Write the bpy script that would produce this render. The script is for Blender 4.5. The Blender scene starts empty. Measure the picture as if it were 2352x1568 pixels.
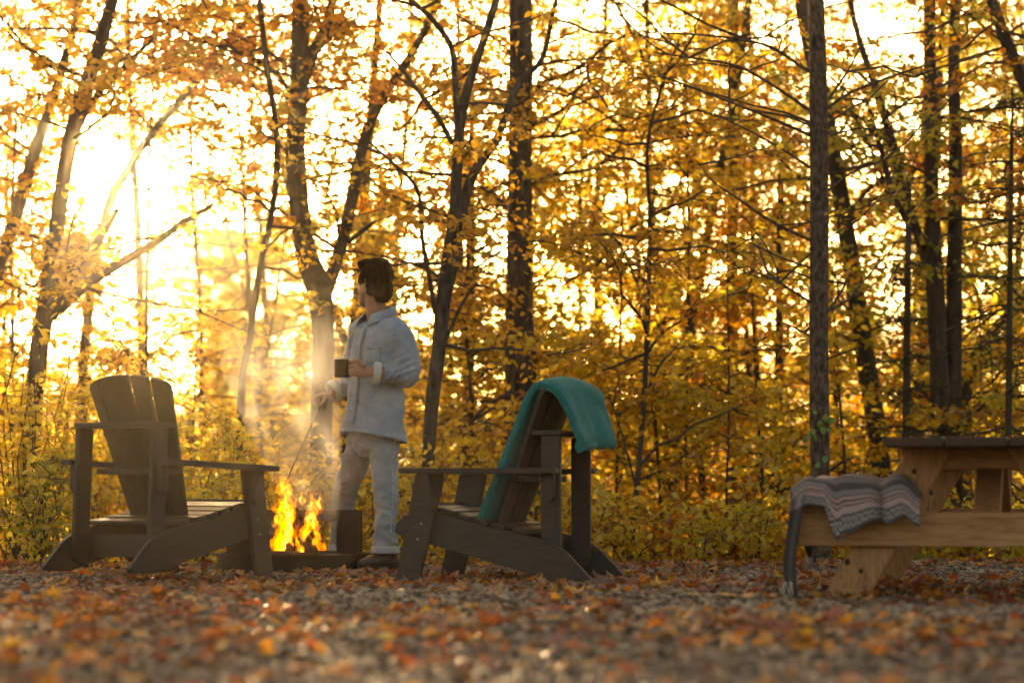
import bpy, bmesh, math, random
import numpy as np
from mathutils import Vector, Matrix, noise

# ------------------------------------------------------------------ camera, sky, sun, exposure
scene = bpy.context.scene
COL = scene.collection
rnd = random.Random(11)
rng = np.random.default_rng(7)
PI = math.pi
R = math.radians

CAM_H = 0.50                      # photographer crouches: lens half a metre above the gravel
F = 5553.0                        # focal length in units of a 2352-wide picture (85 mm lens)
PITCH = math.atan2(1113 - 784, F)
cam = bpy.data.cameras.new('camera')
cam.lens = 85.0; cam.sensor_width = 36.0
cam.clip_start = 0.1; cam.clip_end = 3000
cam.dof.use_dof = True; cam.dof.focus_distance = 14.1
cam.dof.aperture_fstop = 1.55; cam.dof.aperture_blades = 0
camo = bpy.data.objects.new('camera', cam); COL.objects.link(camo)
camo.location = (0, 0, CAM_H)
camo.rotation_euler = (PI / 2 + PITCH, 0, 0)
scene.camera = camo

SUN_EL, SUN_AZ = R(8.8), R(-9.8)      # low sun ahead, a little to the left
world = bpy.data.worlds.new('World'); scene.world = world; world.use_nodes = True
wn = world.node_tree.nodes; wl = world.node_tree.links
sky = wn.new('ShaderNodeTexSky'); sky.sky_type = 'NISHITA'; sky.sun_disc = False
sky.sun_elevation = SUN_EL; sky.sun_rotation = SUN_AZ
sky.air_density = 0.7; sky.dust_density = 5.0; sky.ozone_density = 0.3
bg = wn['Background']; bg.inputs['Strength'].default_value = 0.14
wl.new(sky.outputs[0], bg.inputs[0])

sl = bpy.data.lights.new('sun', 'SUN'); sl.energy = 5.0; sl.angle = R(0.6); sl.color = (1.0, 0.80, 0.56)
suno = bpy.data.objects.new('sun', sl); COL.objects.link(suno)
SDIR = Vector((math.sin(SUN_AZ) * math.cos(SUN_EL), math.cos(SUN_AZ) * math.cos(SUN_EL), math.sin(SUN_EL)))
suno.rotation_euler = (-SDIR).to_track_quat('-Z', 'Y').to_euler()
suno.location = (-3, 12, 9)

vs = scene.view_settings
vs.view_transform = 'Standard'; vs.look = 'None'; vs.gamma = 1.0; vs.use_curve_mapping = False
vs.exposure = 1.87
vs.use_white_balance = True; vs.white_balance_temperature = 10200; vs.white_balance_tint = 12
cy = scene.cycles
cy.use_denoising = True
cy.max_bounces = 7; cy.diffuse_bounces = 3; cy.glossy_bounces = 2; cy.transmission_bounces = 4
cy.transparent_max_bounces = 8; cy.volume_bounces = 0
cy.sample_clamp_indirect = 6.0; cy.volume_max_steps = 96
cy.caustics_reflective = False; cy.caustics_refractive = False

# ------------------------------------------------------------------ helpers: places
SP, CP = math.sin(PITCH), math.cos(PITCH)
def W(px, py, y):
    """the place at distance y that shows at (px, py) of a 2352 x 1568 picture"""
    a = (px - 1176) / F; b = (784 - py) / F
    t = y / (CP - b * SP)
    return np.array([a * t, y, CAM_H + t * (SP + b * CP)])
def proj(P):
    P = np.asarray(P); q = P - np.array([0, 0, CAM_H])
    f = q[..., 1] * CP + q[..., 2] * SP
    u = -q[..., 1] * SP + q[..., 2] * CP
    return 1176 + F * q[..., 0] / f, 784 - F * u / f
def S(y): return F / y
def ground(x, y):
    x = np.asarray(x, float); y = np.asarray(y, float)
    z = 0.006 * np.sin(1.7 * x + 0.6 * y) + 0.006 * np.sin(2.3 * y - 0.9 * x + 1.0)
    z = z - 0.038 * np.exp(-(((x + 1.25) / 0.55) ** 2 + ((y - 13.0) / 0.45) ** 2))
    e = 15.3 + 0.18 * np.sin(x * 0.9 + 1) 
    dy = np.clip(y - e, 0, None)
    z = z - np.where(dy < 40, 0.13 * dy * dy / (dy + 1.2), 5.05 + 0.0 * dy) * np.where(dy < 40, 1, 1)
    far = np.clip(y - 120, 0, None)
    z = z + 0.03 * far * np.clip(far / 80, 0, 1)
    return z
def gz(x, y): return float(ground(x, y))

# ------------------------------------------------------------------ helpers: things
def empty(name, label, cat, loc=(0, 0, 0), rot=(0, 0, 0), group=None):
    o = bpy.data.objects.new(name, None); COL.objects.link(o)
    o.empty_display_size = 0.1
    o.location = loc; o.rotation_euler = rot
    tag(o, label, cat, group)
    return o
def tag(o, label=None, cat=None, group=None, kind=None):
    if label: o['label'] = label
    if cat: o['category'] = cat
    if group: o['group'] = group
    if kind: o['kind'] = kind
    return o
def np_mesh(name, V, quads=None, tris=None, smooth=True):
    V = np.ascontiguousarray(V, dtype=np.float32).reshape(-1, 3)
    me = bpy.data.meshes.new(name)
    nq = 0 if quads is None else len(quads); nt = 0 if tris is None else len(tris)
    me.vertices.add(len(V)); me.vertices.foreach_set('co', V.ravel())
    idx = []
    if nq: idx.append(np.asarray(quads, np.int32).ravel())
    if nt: idx.append(np.asarray(tris, np.int32).ravel())
    idx = np.concatenate(idx)
    me.loops.add(len(idx)); me.loops.foreach_set('vertex_index', idx)
    st = np.concatenate([np.arange(nq, dtype=np.int32) * 4, nq * 4 + np.arange(nt, dtype=np.int32) * 3])
    me.polygons.add(nq + nt); me.polygons.foreach_set('loop_start', st)
    me.polygons.foreach_set('use_smooth', np.full(nq + nt, smooth, dtype=bool))
    me.update(calc_edges=True)
    return me
def link(name, me, mat, parent=None):
    o = bpy.data.objects.new(name, me); COL.objects.link(o)
    if mat is not None and not me.materials: me.materials.append(mat)
    if parent is not None: o.parent = parent
    return o
def vf_mesh(name, V, Fc, smooth=True):
    me = bpy.data.meshes.new(name); me.from_pydata([tuple(map(float, v)) for v in V], [], Fc)
    if smooth:
        me.polygons.foreach_set('use_smooth', np.full(len(me.polygons), True, dtype=bool))
    me.update(); return me
def part(name, V, Fc, mat, parent=None, org=None, smooth=True):
    V = np.asarray(V, float)
    if org is not None: V = V - np.asarray(org, float)
    return link(name, vf_mesh(name, V, Fc, smooth), mat, parent)
def joinvf(L):
    V = []; Fc = []; n = 0
    for v, f in L:
        V.append(np.asarray(v, float)); Fc += [tuple(i + n for i in q) for q in f]; n += len(v)
    return np.concatenate(V), Fc
def catmull(P, k):
    P = np.asarray(P, float); n = len(P); out = []
    E = np.vstack([2 * P[0] - P[1], P, 2 * P[-1] - P[-2]])
    for i in range(n - 1):
        p0, p1, p2, p3 = E[i], E[i + 1], E[i + 2], E[i + 3]
        for j in range(k):
            t = j / k
            out.append(0.5 * ((2 * p1) + (p2 - p0) * t + (2 * p0 - 5 * p1 + 4 * p2 - p3) * t * t + (3 * p1 - p0 - 3 * p2 + p3) * t ** 3))
    out.append(P[-1]); return np.array(out)
def tube(P, r, n=8, k=1, cap=True, flat=None):
    """round tube along P with radii r; k = smoothing steps between points"""
    P = np.asarray(P, float); r = np.broadcast_to(np.asarray(r, float), (len(P),))
    if k > 1:
        Q = catmull(np.column_stack([P, r]), k); P, r = Q[:, :3], np.clip(Q[:, 3], 1e-4, None)
    T = np.gradient(P, axis=0); T /= np.linalg.norm(T, axis=1)[:, None] + 1e-9
    ref = np.array([0, 0, 1.0]) if abs(T[0][2]) < 0.9 else np.array([0, 1.0, 0])
    U = np.cross(ref, T[0]); U /= np.linalg.norm(U)
    V = []; 
    for i in range(len(P)):
        U = U - T[i] * np.dot(U, T[i]); U /= np.linalg.norm(U) + 1e-9
        Bn = np.cross(T[i], U)
        for j in range(n):
            a = 2 * PI * j / n
            V.append(P[i] + r[i] * (math.cos(a) * U + math.sin(a) * Bn))
    Fc = []
    for i in range(len(P) - 1):
        for j in range(n):
            a = i * n + j; b = i * n + (j + 1) % n
            Fc.append((a, b, b + n, a + n))
    if cap:
        V.append(P[0]); V.append(P[-1]); c0, c1 = len(V) - 2, len(V) - 1
        m = (len(P) - 1) * n
        for j in range(n):
            Fc.append((c0, (j + 1) % n, j)); Fc.append((c1, m + j, m + (j + 1) % n))
    return np.array(V), Fc
def tubes_batch(P, Rr, n):
    """many thin tubes at once: P (T,K,3), Rr (T,K)"""
    Tn, K, _ = P.shape
    D = np.gradient(P, axis=1); D /= np.linalg.norm(D, axis=2)[..., None] + 1e-9
    ref = np.array([0.31, 0.17, 0.93])
    U = np.cross(D, ref); U /= np.linalg.norm(U, axis=2)[..., None] + 1e-9
    Bn = np.cross(D, U)
    a = np.arange(n) * 2 * PI / n
    V = P[:, :, None, :] + Rr[:, :, None, None] * (np.cos(a)[None, None, :, None] * U[:, :, None, :] + np.sin(a)[None, None, :, None] * Bn[:, :, None, :])
    base = (np.arange(Tn) * K * n)[:, None, None]
    i = np.arange(K - 1)[None, :, None]; j = np.arange(n)[None, None, :]
    q0 = base + i * n + j; q1 = base + i * n + (j + 1) % n
    Q = np.stack([q0, q1, q1 + n, q0 + n], axis=-1).reshape(-1, 4)
    return V.reshape(-1, 3), Q
def prism(outline, t, frame=None, bevel=0.004, seg=1):
    """solid board: outline in its own xy plane, thickness t along z (centred), placed with a 4x4 frame"""
    bm = bmesh.new()
    vs_ = [bm.verts.new((x, y, -t / 2)) for x, y in outline]
    f = bm.faces.new(vs_)
    r = bmesh.ops.extrude_face_region(bm, geom=[f])
    bmesh.ops.translate(bm, vec=(0, 0, t), verts=[v for v in r['geom'] if isinstance(v, bmesh.types.BMVert)])
    bmesh.ops.recalc_face_normals(bm, faces=bm.faces)
    if bevel > 0:
        bmesh.ops.bevel(bm, geom=list(bm.edges), offset=bevel, segments=seg, affect='EDGES', clamp_overlap=True)
    if frame is not None: bm.transform(frame)
    bm.verts.ensure_lookup_table()
    V = np.array([v.co[:] for v in bm.verts]); Fc = [tuple(v.index for v in f.verts) for f in bm.faces]
    bm.free(); return V, Fc
def frame(o, x, y):
    x = Vector(x).normalized(); y = Vector(y); y = (y - x * y.dot(x)).normalized(); z = x.cross(y)
    return Matrix(((x.x, y.x, z.x, o[0]), (x.y, y.y, z.y, o[1]), (x.z, y.z, z.z, o[2]), (0, 0, 0, 1)))
def box(c, s, bevel=0.004):
    return prism([(-s[0] / 2, -s[1] / 2), (s[0] / 2, -s[1] / 2), (s[0] / 2, s[1] / 2), (-s[0] / 2, s[1] / 2)], s[2], Matrix.Translation(c), bevel)
def loft(secs, n=24):
    """closed body through elliptical sections (centre, half-axis vector, half-axis vector, roundness)"""
    V = []; Fc = []
    for c, u, v, p in secs:
        for j in range(n):
            a = 2 * PI * j / n; ca, sa = math.cos(a), math.sin(a)
            x = math.copysign(abs(ca) ** (2 / p), ca); y = math.copysign(abs(sa) ** (2 / p), sa)
            V.append(np.asarray(c) + x * np.asarray(u) + y * np.asarray(v))
    m = len(secs)
    for i in range(m - 1):
        for j in range(n):
            a = i * n + j; b = i * n + (j + 1) % n
            Fc.append((a, b, b + n, a + n))
    V.append(secs[0][0]); V.append(secs[-1][0]); c0, c1 = len(V) - 2, len(V) - 1
    for j in range(n):
        Fc.append((c0, (j + 1) % n, j)); Fc.append((c1, (m - 1) * n + j, (m - 1) * n + (j + 1) % n))
    return np.array(V), Fc
def ellipsoid(c, A, n=16, m=10):
    """A: three axis vectors"""
    secs = []
    A = [np.asarray(a, float) for a in A]
    for i in range(m + 1):
        th = PI * i / m; r = max(math.sin(th), 0.02)
        secs.append((np.asarray(c) + A[2] * math.cos(th), A[0] * r, A[1] * r, 2))
    return loft(secs, n)
def fuse(L, voxel, it=4, fac=0.5):
    """several overlapping closed shapes become one continuous surface"""
    V, Fc = joinvf(L)
    o = link('work', vf_mesh('work', V, Fc), None)
    m = o.modifiers.new('r', 'REMESH'); m.mode = 'VOXEL'; m.voxel_size = voxel; m.use_smooth_shade = True
    s = o.modifiers.new('s', 'SMOOTH'); s.factor = fac; s.iterations = it
    dg = bpy.context.evaluated_depsgraph_get()
    me = bpy.data.meshes.new_from_object(o.evaluated_get(dg))
    bpy.data.objects.remove(o)
    me.polygons.foreach_set('use_smooth', np.full(len(me.polygons), True, dtype=bool))
    return me
def co_no(me):
    n = len(me.vertices); c = np.empty(n * 3, np.float32); me.vertices.foreach_get('co', c)
    no = np.empty(n * 3, np.float32); me.vertices.foreach_get('normal', no)
    return c.reshape(-1, 3).astype(float), no.reshape(-1, 3).astype(float)
def set_co(me, C):
    me.vertices.foreach_set('co', np.ascontiguousarray(C, np.float32).ravel()); me.update()

# ------------------------------------------------------------------ helpers: materials
def mat(name):
    m = bpy.data.materials.new(name); m.use_nodes = True
    nt = m.node_tree
    return m, nt, nt.nodes, nt.links, nt.nodes['Principled BSDF']
def ramp(nodes, stops, interp='LINEAR'):
    r = nodes.new('ShaderNodeValToRGB'); e = r.color_ramp.elements
    r.color_ramp.interpolation = interp
    while len(e) < len(stops): e.new(0.5)
    for el, (p, c) in zip(e, stops):
        el.position = p; el.color = (c[0], c[1], c[2], 1)
    return r
def noise_node(nodes, links, scale, detail=4, rough=0.6, coord='Object', stretch=None, dist=0.0):
    tc = nodes.new('ShaderNodeTexCoord')
    n = nodes.new('ShaderNodeTexNoise'); n.inputs['Scale'].default_value = scale
    n.inputs['Detail'].default_value = detail; n.inputs['Roughness'].default_value = rough
    n.inputs['Distortion'].default_value = dist
    if stretch:
        mp = nodes.new('ShaderNodeMapping'); mp.inputs['Scale'].default_value = stretch
        links.new(tc.outputs[coord], mp.inputs[0]); links.new(mp.outputs[0], n.inputs['Vector'])
    else: links.new(tc.outputs[coord], n.inputs['Vector'])
    return n
def bump(nodes, links, src, bsdf, strength, dist=0.01):
    b = nodes.new('ShaderNodeBump'); b.inputs['Strength'].default_value = strength; b.inputs['Distance'].default_value = dist
    links.new(src, b.inputs['Height']); links.new(b.outputs[0], bsdf.inputs['Normal']); return b
def noisy(name, stops, scale, rough=0.7, bumps=0.3, bdist=0.004, stretch=None, detail=5, spec=0.3, bscale=None, coord='Object', sheen=0):
    m, nt, N, L, B = mat(name)
    n = noise_node(N, L, scale, detail, 0.6, coord, stretch)
    r = ramp(N, stops); L.new(n.outputs[0], r.inputs[0]); L.new(r.outputs[0], B.inputs['Base Color'])
    B.inputs['Roughness'].default_value = rough; B.inputs['Specular IOR Level'].default_value = spec
    if sheen: B.inputs['Sheen Weight'].default_value = sheen; B.inputs['Sheen Roughness'].default_value = 0.5
    if bumps:
        s = n if bscale is None else noise_node(N, L, bscale, 4, 0.6, coord, stretch)
        bump(N, L, s.outputs[0], B, bumps, bdist)
    return m
def leaf_mat(name, stops, trans=0.74, gloss=0.05):
    m = bpy.data.materials.new(name); m.use_nodes = True
    nt = m.node_tree; N = nt.nodes; L = nt.links
    N.remove(N['Principled BSDF'])
    g = N.new('ShaderNodeNewGeometry'); r = ramp(N, stops)
    L.new(g.outputs['Random Per Island'], r.inputs[0])
    d = N.new('ShaderNodeBsdfDiffuse'); t = N.new('ShaderNodeBsdfTranslucent'); mx = N.new('ShaderNodeMixShader')
    L.new(r.outputs[0], d.inputs[0]); L.new(r.outputs[0], t.inputs[0])
    mx.inputs[0].default_value = trans; L.new(d.outputs[0], mx.inputs[1]); L.new(t.outputs[0], mx.inputs[2])
    gl = N.new('ShaderNodeBsdfGlossy'); gl.inputs['Roughness'].default_value = 0.35
    m2 = N.new('ShaderNodeMixShader'); m2.inputs[0].default_value = gloss
    L.new(mx.outputs[0], m2.inputs[1]); L.new(gl.outputs[0], m2.inputs[2])
    L.new(m2.outputs[0], N['Material Output'].inputs[0])
    return m
M = {}
M['bark'] = noisy('bark', [(0.3, (0.030, 0.022, 0.016)), (0.55, (0.075, 0.055, 0.040)), (0.75, (0.14, 0.11, 0.085))], 14, 0.9, 0.9, 0.02, (1, 1, 0.22), 6)
M['bark_grey'] = noisy('bark_grey', [(0.32, (0.026, 0.020, 0.015)), (0.55, (0.075, 0.060, 0.046)), (0.75, (0.15, 0.13, 0.105))], 24, 0.9, 0.9, 0.02, (1, 1, 0.3), 6)
M['bark_scaly'] = noisy('bark_scaly', [(0.32, (0.028, 0.018, 0.012)), (0.5, (0.10, 0.065, 0.042)), (0.72, (0.20, 0.14, 0.10))], 34, 0.9, 1.0, 0.02, (1, 1, 0.55), 5)
M['twig'] = noisy('twig', [(0.3, (0.04, 0.03, 0.022)), (0.7, (0.10, 0.075, 0.05))], 30, 0.9, 0)
Y = {}
Y['yellow'] = leaf_mat('leaf_yellow', [(0, (0.52, 0.33, 0.03)), (0.35, (0.78, 0.56, 0.05)), (0.7, (0.84, 0.68, 0.10)), (0.88, (0.66, 0.53, 0.09)), (1, (0.42, 0.22, 0.04))])
Y['amber'] = leaf_mat('leaf_amber', [(0, (0.41, 0.20, 0.02)), (0.4, (0.68, 0.36, 0.03)), (0.75, (0.76, 0.48, 0.055)), (1, (0.33, 0.16, 0.03))])
Y['orange'] = leaf_mat('leaf_orange', [(0, (0.38, 0.12, 0.02)), (0.4, (0.70, 0.27, 0.018)), (0.75, (0.78, 0.39, 0.03)), (1, (0.30, 0.10, 0.025))])
Y['green'] = leaf_mat('leaf_green', [(0, (0.26, 0.28, 0.035)), (0.4, (0.50, 0.46, 0.055)), (0.7, (0.74, 0.56, 0.07)), (1, (0.34, 0.28, 0.045))])
Y['olive'] = leaf_mat('leaf_olive', [(0, (0.22, 0.18, 0.03)), (0.4, (0.46, 0.34, 0.045)), (0.75, (0.74, 0.50, 0.06)), (1, (0.32, 0.19, 0.03))])
Y['needle'] = leaf_mat('needle_green', [(0, (0.025, 0.035, 0.014)), (0.6, (0.055, 0.065, 0.025)), (1, (0.10, 0.085, 0.03))], 0.25, 0.03)

# ------------------------------------------------------------------ ground
def ground_sheet():
    xs = np.concatenate([np.linspace(-1500, -60, 14), np.linspace(-50, -8, 22), np.linspace(-7.5, 7.5, 76), np.linspace(8, 50, 22), np.linspace(60, 1500, 14)])
    ys = np.concatenate([np.linspace(-60, 2, 8), np.linspace(3, 22, 96), np.linspace(23, 60, 38), np.linspace(66, 150, 15), np.linspace(170, 2200, 20)])
    X, Yg = np.meshgrid(xs, ys); Z = ground(X, Yg) - 0.012
    n = len(xs); i = np.arange(len(ys) - 1)[:, None]; j = np.arange(n - 1)[None, :]
    a = i * n + j
    Q = np.stack([a, a + 1, a + 1 + n, a + n], -1).reshape(-1, 4)
    m, nt, N, L, B = mat('ground_soil')
    g = N.new('ShaderNodeNewGeometry'); sx = N.new('ShaderNodeSeparateXYZ'); L.new(g.outputs['Position'], sx.inputs[0])
    n1 = noise_node(N, L, 42, 6, 0.7); n2 = noise_node(N, L, 3.0, 4, 0.6)
    r1 = ramp(N, [(0.3, (0.045, 0.038, 0.032)), (0.55, (0.13, 0.115, 0.10)), (0.75, (0.24, 0.22, 0.20))]); L.new(n1.outputs[0], r1.inputs[0])
    r2 = ramp(N, [(0.3, (0.05, 0.028, 0.012)), (0.5, (0.20, 0.10, 0.03)), (0.7, (0.34, 0.19, 0.05))]); L.new(n1.outputs[0], r2.inputs[0])
    mr = N.new('ShaderNodeMapRange'); mr.inputs[1].default_value = 15.0; mr.inputs[2].default_value = 15.8; L.new(sx.outputs[1], mr.inputs[0])
    mx = N.new('ShaderNodeMix'); mx.data_type = 'RGBA'
    L.new(mr.outputs[0], mx.inputs[0]); L.new(r1.outputs[0], mx.inputs[6]); L.new(r2.outputs[0], mx.inputs[7])
    L.new(mx.outputs[2], B.inputs['Base Color']); B.inputs['Roughness'].default_value = 0.95; B.inputs['Specular IOR Level'].default_value = 0.2
    bump(N, L, n1.outputs[0], B, 1.0, 0.02)
    o = link('ground', np_mesh('ground', np.stack([X, Yg, Z], -1).reshape(-1, 3), Q), m)
    tag(o, 'gravel clearing that falls away into a wooded slope', 'ground', kind='structure')
ground_sheet()

def rocks(n, ylo, yhi, slo, shi):
    t = (1 + 5 ** 0.5) / 2
    I = np.array([(-1, t, 0), (1, t, 0), (-1, -t, 0), (1, -t, 0), (0, -1, t), (0, 1, t), (0, -1, -t), (0, 1, -t), (t, 0, -1), (t, 0, 1), (-t, 0, -1), (-t, 0, 1)], float)
    I /= np.linalg.norm(I[0])
    T = np.array([(0, 11, 5), (0, 5, 1), (0, 1, 7), (0, 7, 10), (0, 10, 11), (1, 5, 9), (5, 11, 4), (11, 10, 2), (10, 7, 6), (7, 1, 8), (3, 9, 4), (3, 4, 2), (3, 2, 6), (3, 6, 8), (3, 8, 9), (4, 9, 5), (2, 4, 11), (6, 2, 10), (8, 6, 7), (9, 8, 1)])
    y = ylo + (yhi - ylo) * rng.random(n) 
    x = (rng.random(n) * 2 - 1) * (0.26 * y + 0.5)
    s = slo * (shi / slo) ** (rng.random(n) ** 1.6)
    J = I[None] * (1 + rng.normal(0, 0.22, (n, 12, 1)))
    J = J * s[:, None, None] * np.stack([1 + 0.3 * rng.random(n), 0.8 + 0.3 * rng.random(n), 0.55 + 0.3 * rng.random(n)], -1)[:, None, :]
    a = rng.random(n) * 2 * PI; ca, sa = np.cos(a)[:, None], np.sin(a)[:, None]
    Xr = J[..., 0] * ca - J[..., 1] * sa; Yr = J[..., 0] * sa + J[..., 1] * ca
    V = np.stack([Xr + x[:, None], Yr + y[:, None], J[..., 2] + (ground(x, y) + s * 0.12)[:, None]], -1)
    return V.reshape(-1, 3), (T[None] + (np.arange(n) * 12)[:, None, None]).reshape(-1, 3)
def gravel():
    Va, Ta = rocks(15000, 4.6, 15.5, 0.008, 0.026)
    Vb, Tb = rocks(12000, 9.0, 15.6, 0.009, 0.024)
    V = np.concatenate([Va, Vb]); T = np.concatenate([Ta, Tb + len(Va)])
    m, nt, N, L, B = mat('gravel_stone')
    g = N.new('ShaderNodeNewGeometry')
    r = ramp(N, [(0, (0.080, 0.052, 0.030)), (0.3, (0.18, 0.12, 0.074)), (0.6, (0.31, 0.213, 0.138)), (0.85, (0.44, 0.32, 0.22)), (1, (0.23, 0.13, 0.065))])
    L.new(g.outputs['Random Per Island'], r.inputs[0])
    n1 = noise_node(N, L, 60, 4); mx = N.new('ShaderNodeMix'); mx.data_type = 'RGBA'; mx.blend_type = 'MULTIPLY'; mx.inputs[0].default_value = 0.5
    L.new(r.outputs[0], mx.inputs[6]); L.new(n1.outputs[0], mx.inputs[7]); L.new(mx.outputs[2], B.inputs['Base Color'])
    B.inputs['Roughness'].default_value = 0.72; B.inputs['Specular IOR Level'].default_value = 0.4
    bump(N, L, n1.outputs[0], B, 0.5, 0.004)
    o = link('gravel', np_mesh('gravel', V, None, T, False), m)
    tag(o, 'loose grey crushed stone covering the clearing', 'gravel', kind='stuff')
gravel()

# ------------------------------------------------------------------ fallen leaves
def leaf_outline(kind, r_):
    if kind == 0:   # maple
        ang = [-90, -70, -38, -20, 5, 22, 45, 62, 90]; rad = [0.30, 0.34, 0.72, 0.42, 0.95, 0.50, 0.86, 0.52, 1.08]
    elif kind == 1:  # oval
        ang = [-90, -60, -30, 0, 30, 60, 90]; rad = [0.85, 0.72, 0.60, 0.52, 0.58, 0.70, 1.0]
    else:           # oak
        ang = [-90, -72, -50, -30, -12, 8, 28, 45, 60, 75, 90]; rad = [0.9, 0.62, 0.66, 0.38, 0.62, 0.36, 0.66, 0.45, 0.74, 0.62, 1.0]
    pts = [(rad[i] * (1 + r_.uniform(-.1, .1)), math.radians(a)) for i, a in enumerate(ang)]
    L = [(r * math.cos(a), r * math.sin(a)) for r, a in pts]
    Lm = [(-x, y) for x, y in reversed(L[1:-1])]
    return np.array(L + Lm)
def curled(kind, size, r_):
    o = leaf_outline(kind, r_); n = len(o)
    V = [np.array([0, 0.05, 0.0])] + [np.array([x, y, 0.0]) for x, y in o * 0.55] + [np.array([x, y, 0.0]) for x, y in o]
    V = np.array(V)
    k1, k2 = r_.uniform(-0.1, 0.75), r_.uniform(-0.35, 0.55); ph = r_.uniform(0, 6)
    V[:, 2] = k1 * V[:, 0] ** 2 + k2 * V[:, 1] ** 2 + 0.10 * np.sin(3 * V[:, 0] + 2.3 * V[:, 1] + ph) + 0.10 * np.sin(5 * V[:, 1] - 3 * V[:, 0] + ph)
    T = [(0, 1 + j, 1 + (j + 1) % n) for j in range(n)]
    Q = [(1 + j, 1 + n + j, 1 + n + (j + 1) % n, 1 + (j + 1) % n) for j in range(n)]
    V = V * size
    V[:, 2] -= V[:, 2].min()
    return V, T, Q
LM = [('orange', 'bright orange', [(0, (0.66, 0.20, 0.02)), (1, (0.72, 0.30, 0.03))]),
      ('rust', 'rust red', [(0, (0.32, 0.075, 0.02)), (1, (0.42, 0.12, 0.025))]),
      ('brown', 'dull brown', [(0, (0.16, 0.075, 0.03)), (1, (0.24, 0.12, 0.05))]),
      ('tan', 'pale tan', [(0, (0.44, 0.25, 0.10)), (1, (0.50, 0.30, 0.12))]),
      ('yellow', 'golden yellow', [(0, (0.68, 0.40, 0.05)), (1, (0.74, 0.46, 0.06))])]
SH = ['maple', 'oval', 'oak']
def clear_spot(x, y):
    if y < 5.6 : return False
    return (x + 1.29) ** 2 + (y - 14.18) ** 2 > 0.5 ** 2
def leaf_spots(n, ylo, yhi, pw=1.0):
    out = []
    while len(out) < n:
        y = ylo + (yhi - ylo) * rnd.random() ** pw
        x = rnd.uniform(-1, 1) * (0.225 * y + 0.2)
        q = noise.noise(Vector((x * 0.9, y * 0.55, 3.1))) + 0.35 * math.exp(-((x + 0.7) / 1.3) ** 2 - ((y - 12.3) / 1.8) ** 2)
        if q < rnd.uniform(-0.22, 0.32): continue
        if clear_spot(x, y): out.append((x, y))
    return out
def fallen_leaves():
    bank = []
    for ci, (cn, cw, st) in enumerate(LM):
        mt = leaf_mat('fallen_' + cn, st, 0.45, 0.08)
        for k in range(3):
            for q in range(2):
                V, T, Q = curled(k, 1.0, rnd)
                bank.append((cw, SH[k], link_mesh(V, T, Q, mt)))
    for i, (x, y) in enumerate(leaf_spots(300, 5.7, 14.6, 1.25)):
        w = rnd.random()
        ci = 0 if w < .24 else 1 if w < .56 else 2 if w < .82 else 3 if w < .92 else 4
        cw, sh, me = bank[ci * 6 + rnd.randrange(6)]
        o = bpy.data.objects.new('fallen_leaf', me); COL.objects.link(o)
        s = rnd.uniform(0.035, 0.062) * (1.0 if sh == 'maple' else 0.85)
        o.scale = (s, s * rnd.uniform(.85, 1.1), s * rnd.uniform(.7, 1.3))
        o.location = (x, y, gz(x, y) + 0.012)
        o.rotation_euler = (rnd.gauss(0, .28), rnd.gauss(0, .28), rnd.uniform(0, 6.28))
        tag(o, f'{cw} fallen {sh} leaf lying on the grey gravel', 'leaf', f'{cw} {sh} leaves scattered on the gravel')
    # the countless rest
    VV, TT, QQ, n0 = [], [], [], 0
    forms = [curled(k, 1.0, rnd) for k in (0, 0, 0, 1, 1, 2, 2) for _ in range(3)]
    spots = leaf_spots(2500, 5.2, 15.3, .8)
    spots += [(rnd.uniform(-4.2, 4.2), rnd.uniform(14.3, 16.6)) for _ in range(1500)]
    spots += [(rnd.uniform(-1, 1) * (.22 * y_ + .2), y_) for y_ in [rnd.uniform(5.3, 9.8) for _ in range(300)]]
    spots += [(rnd.gauss(1.9, .9), rnd.gauss(11.8, 1.1)) for _ in range(260)]
    for (x, y) in spots:
        if not clear_spot(x, y): continue
        V, T, Q = forms[rnd.randrange(len(forms))]
        s = rnd.uniform(0.025, 0.055)
        e = Matrix.Rotation(rnd.uniform(0, 6.28), 3, 'Z') @ Matrix.Rotation(rnd.gauss(0, .3), 3, 'X') @ Matrix.Rotation(rnd.gauss(0, .3), 3, 'Y')
        P = (V * s) @ np.array(e).T + np.array([x, y, gz(x, y) + 0.008])
        VV.append(P); TT.append(np.array(T) + n0); QQ.append(np.array(Q) + n0); n0 += len(P)
    mt = leaf_mat('leaf_litter', [(0, (0.62, 0.20, 0.02)), (0.12, (0.58, 0.26, 0.03)), (0.2, (0.38, 0.085, 0.02)), (0.5, (0.22, 0.075, 0.025)), (0.75, (0.13, 0.06, 0.025)), (0.88, (0.36, 0.18, 0.07)), (1, (0.62, 0.30, 0.04))], 0.42, 0.08)
    o = link('leaf_litter', np_mesh('leaf_litter', np.concatenate(VV), np.concatenate(QQ), np.concatenate(TT)), mt)
    tag(o, 'litter of small brown and orange leaves between the stones', 'leaf litter', kind='stuff')
def link_mesh(V, T, Q, mt):
    me = np_mesh('leaf_shape', V, Q, T); me.materials.append(mt); return me
fallen_leaves()

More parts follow.
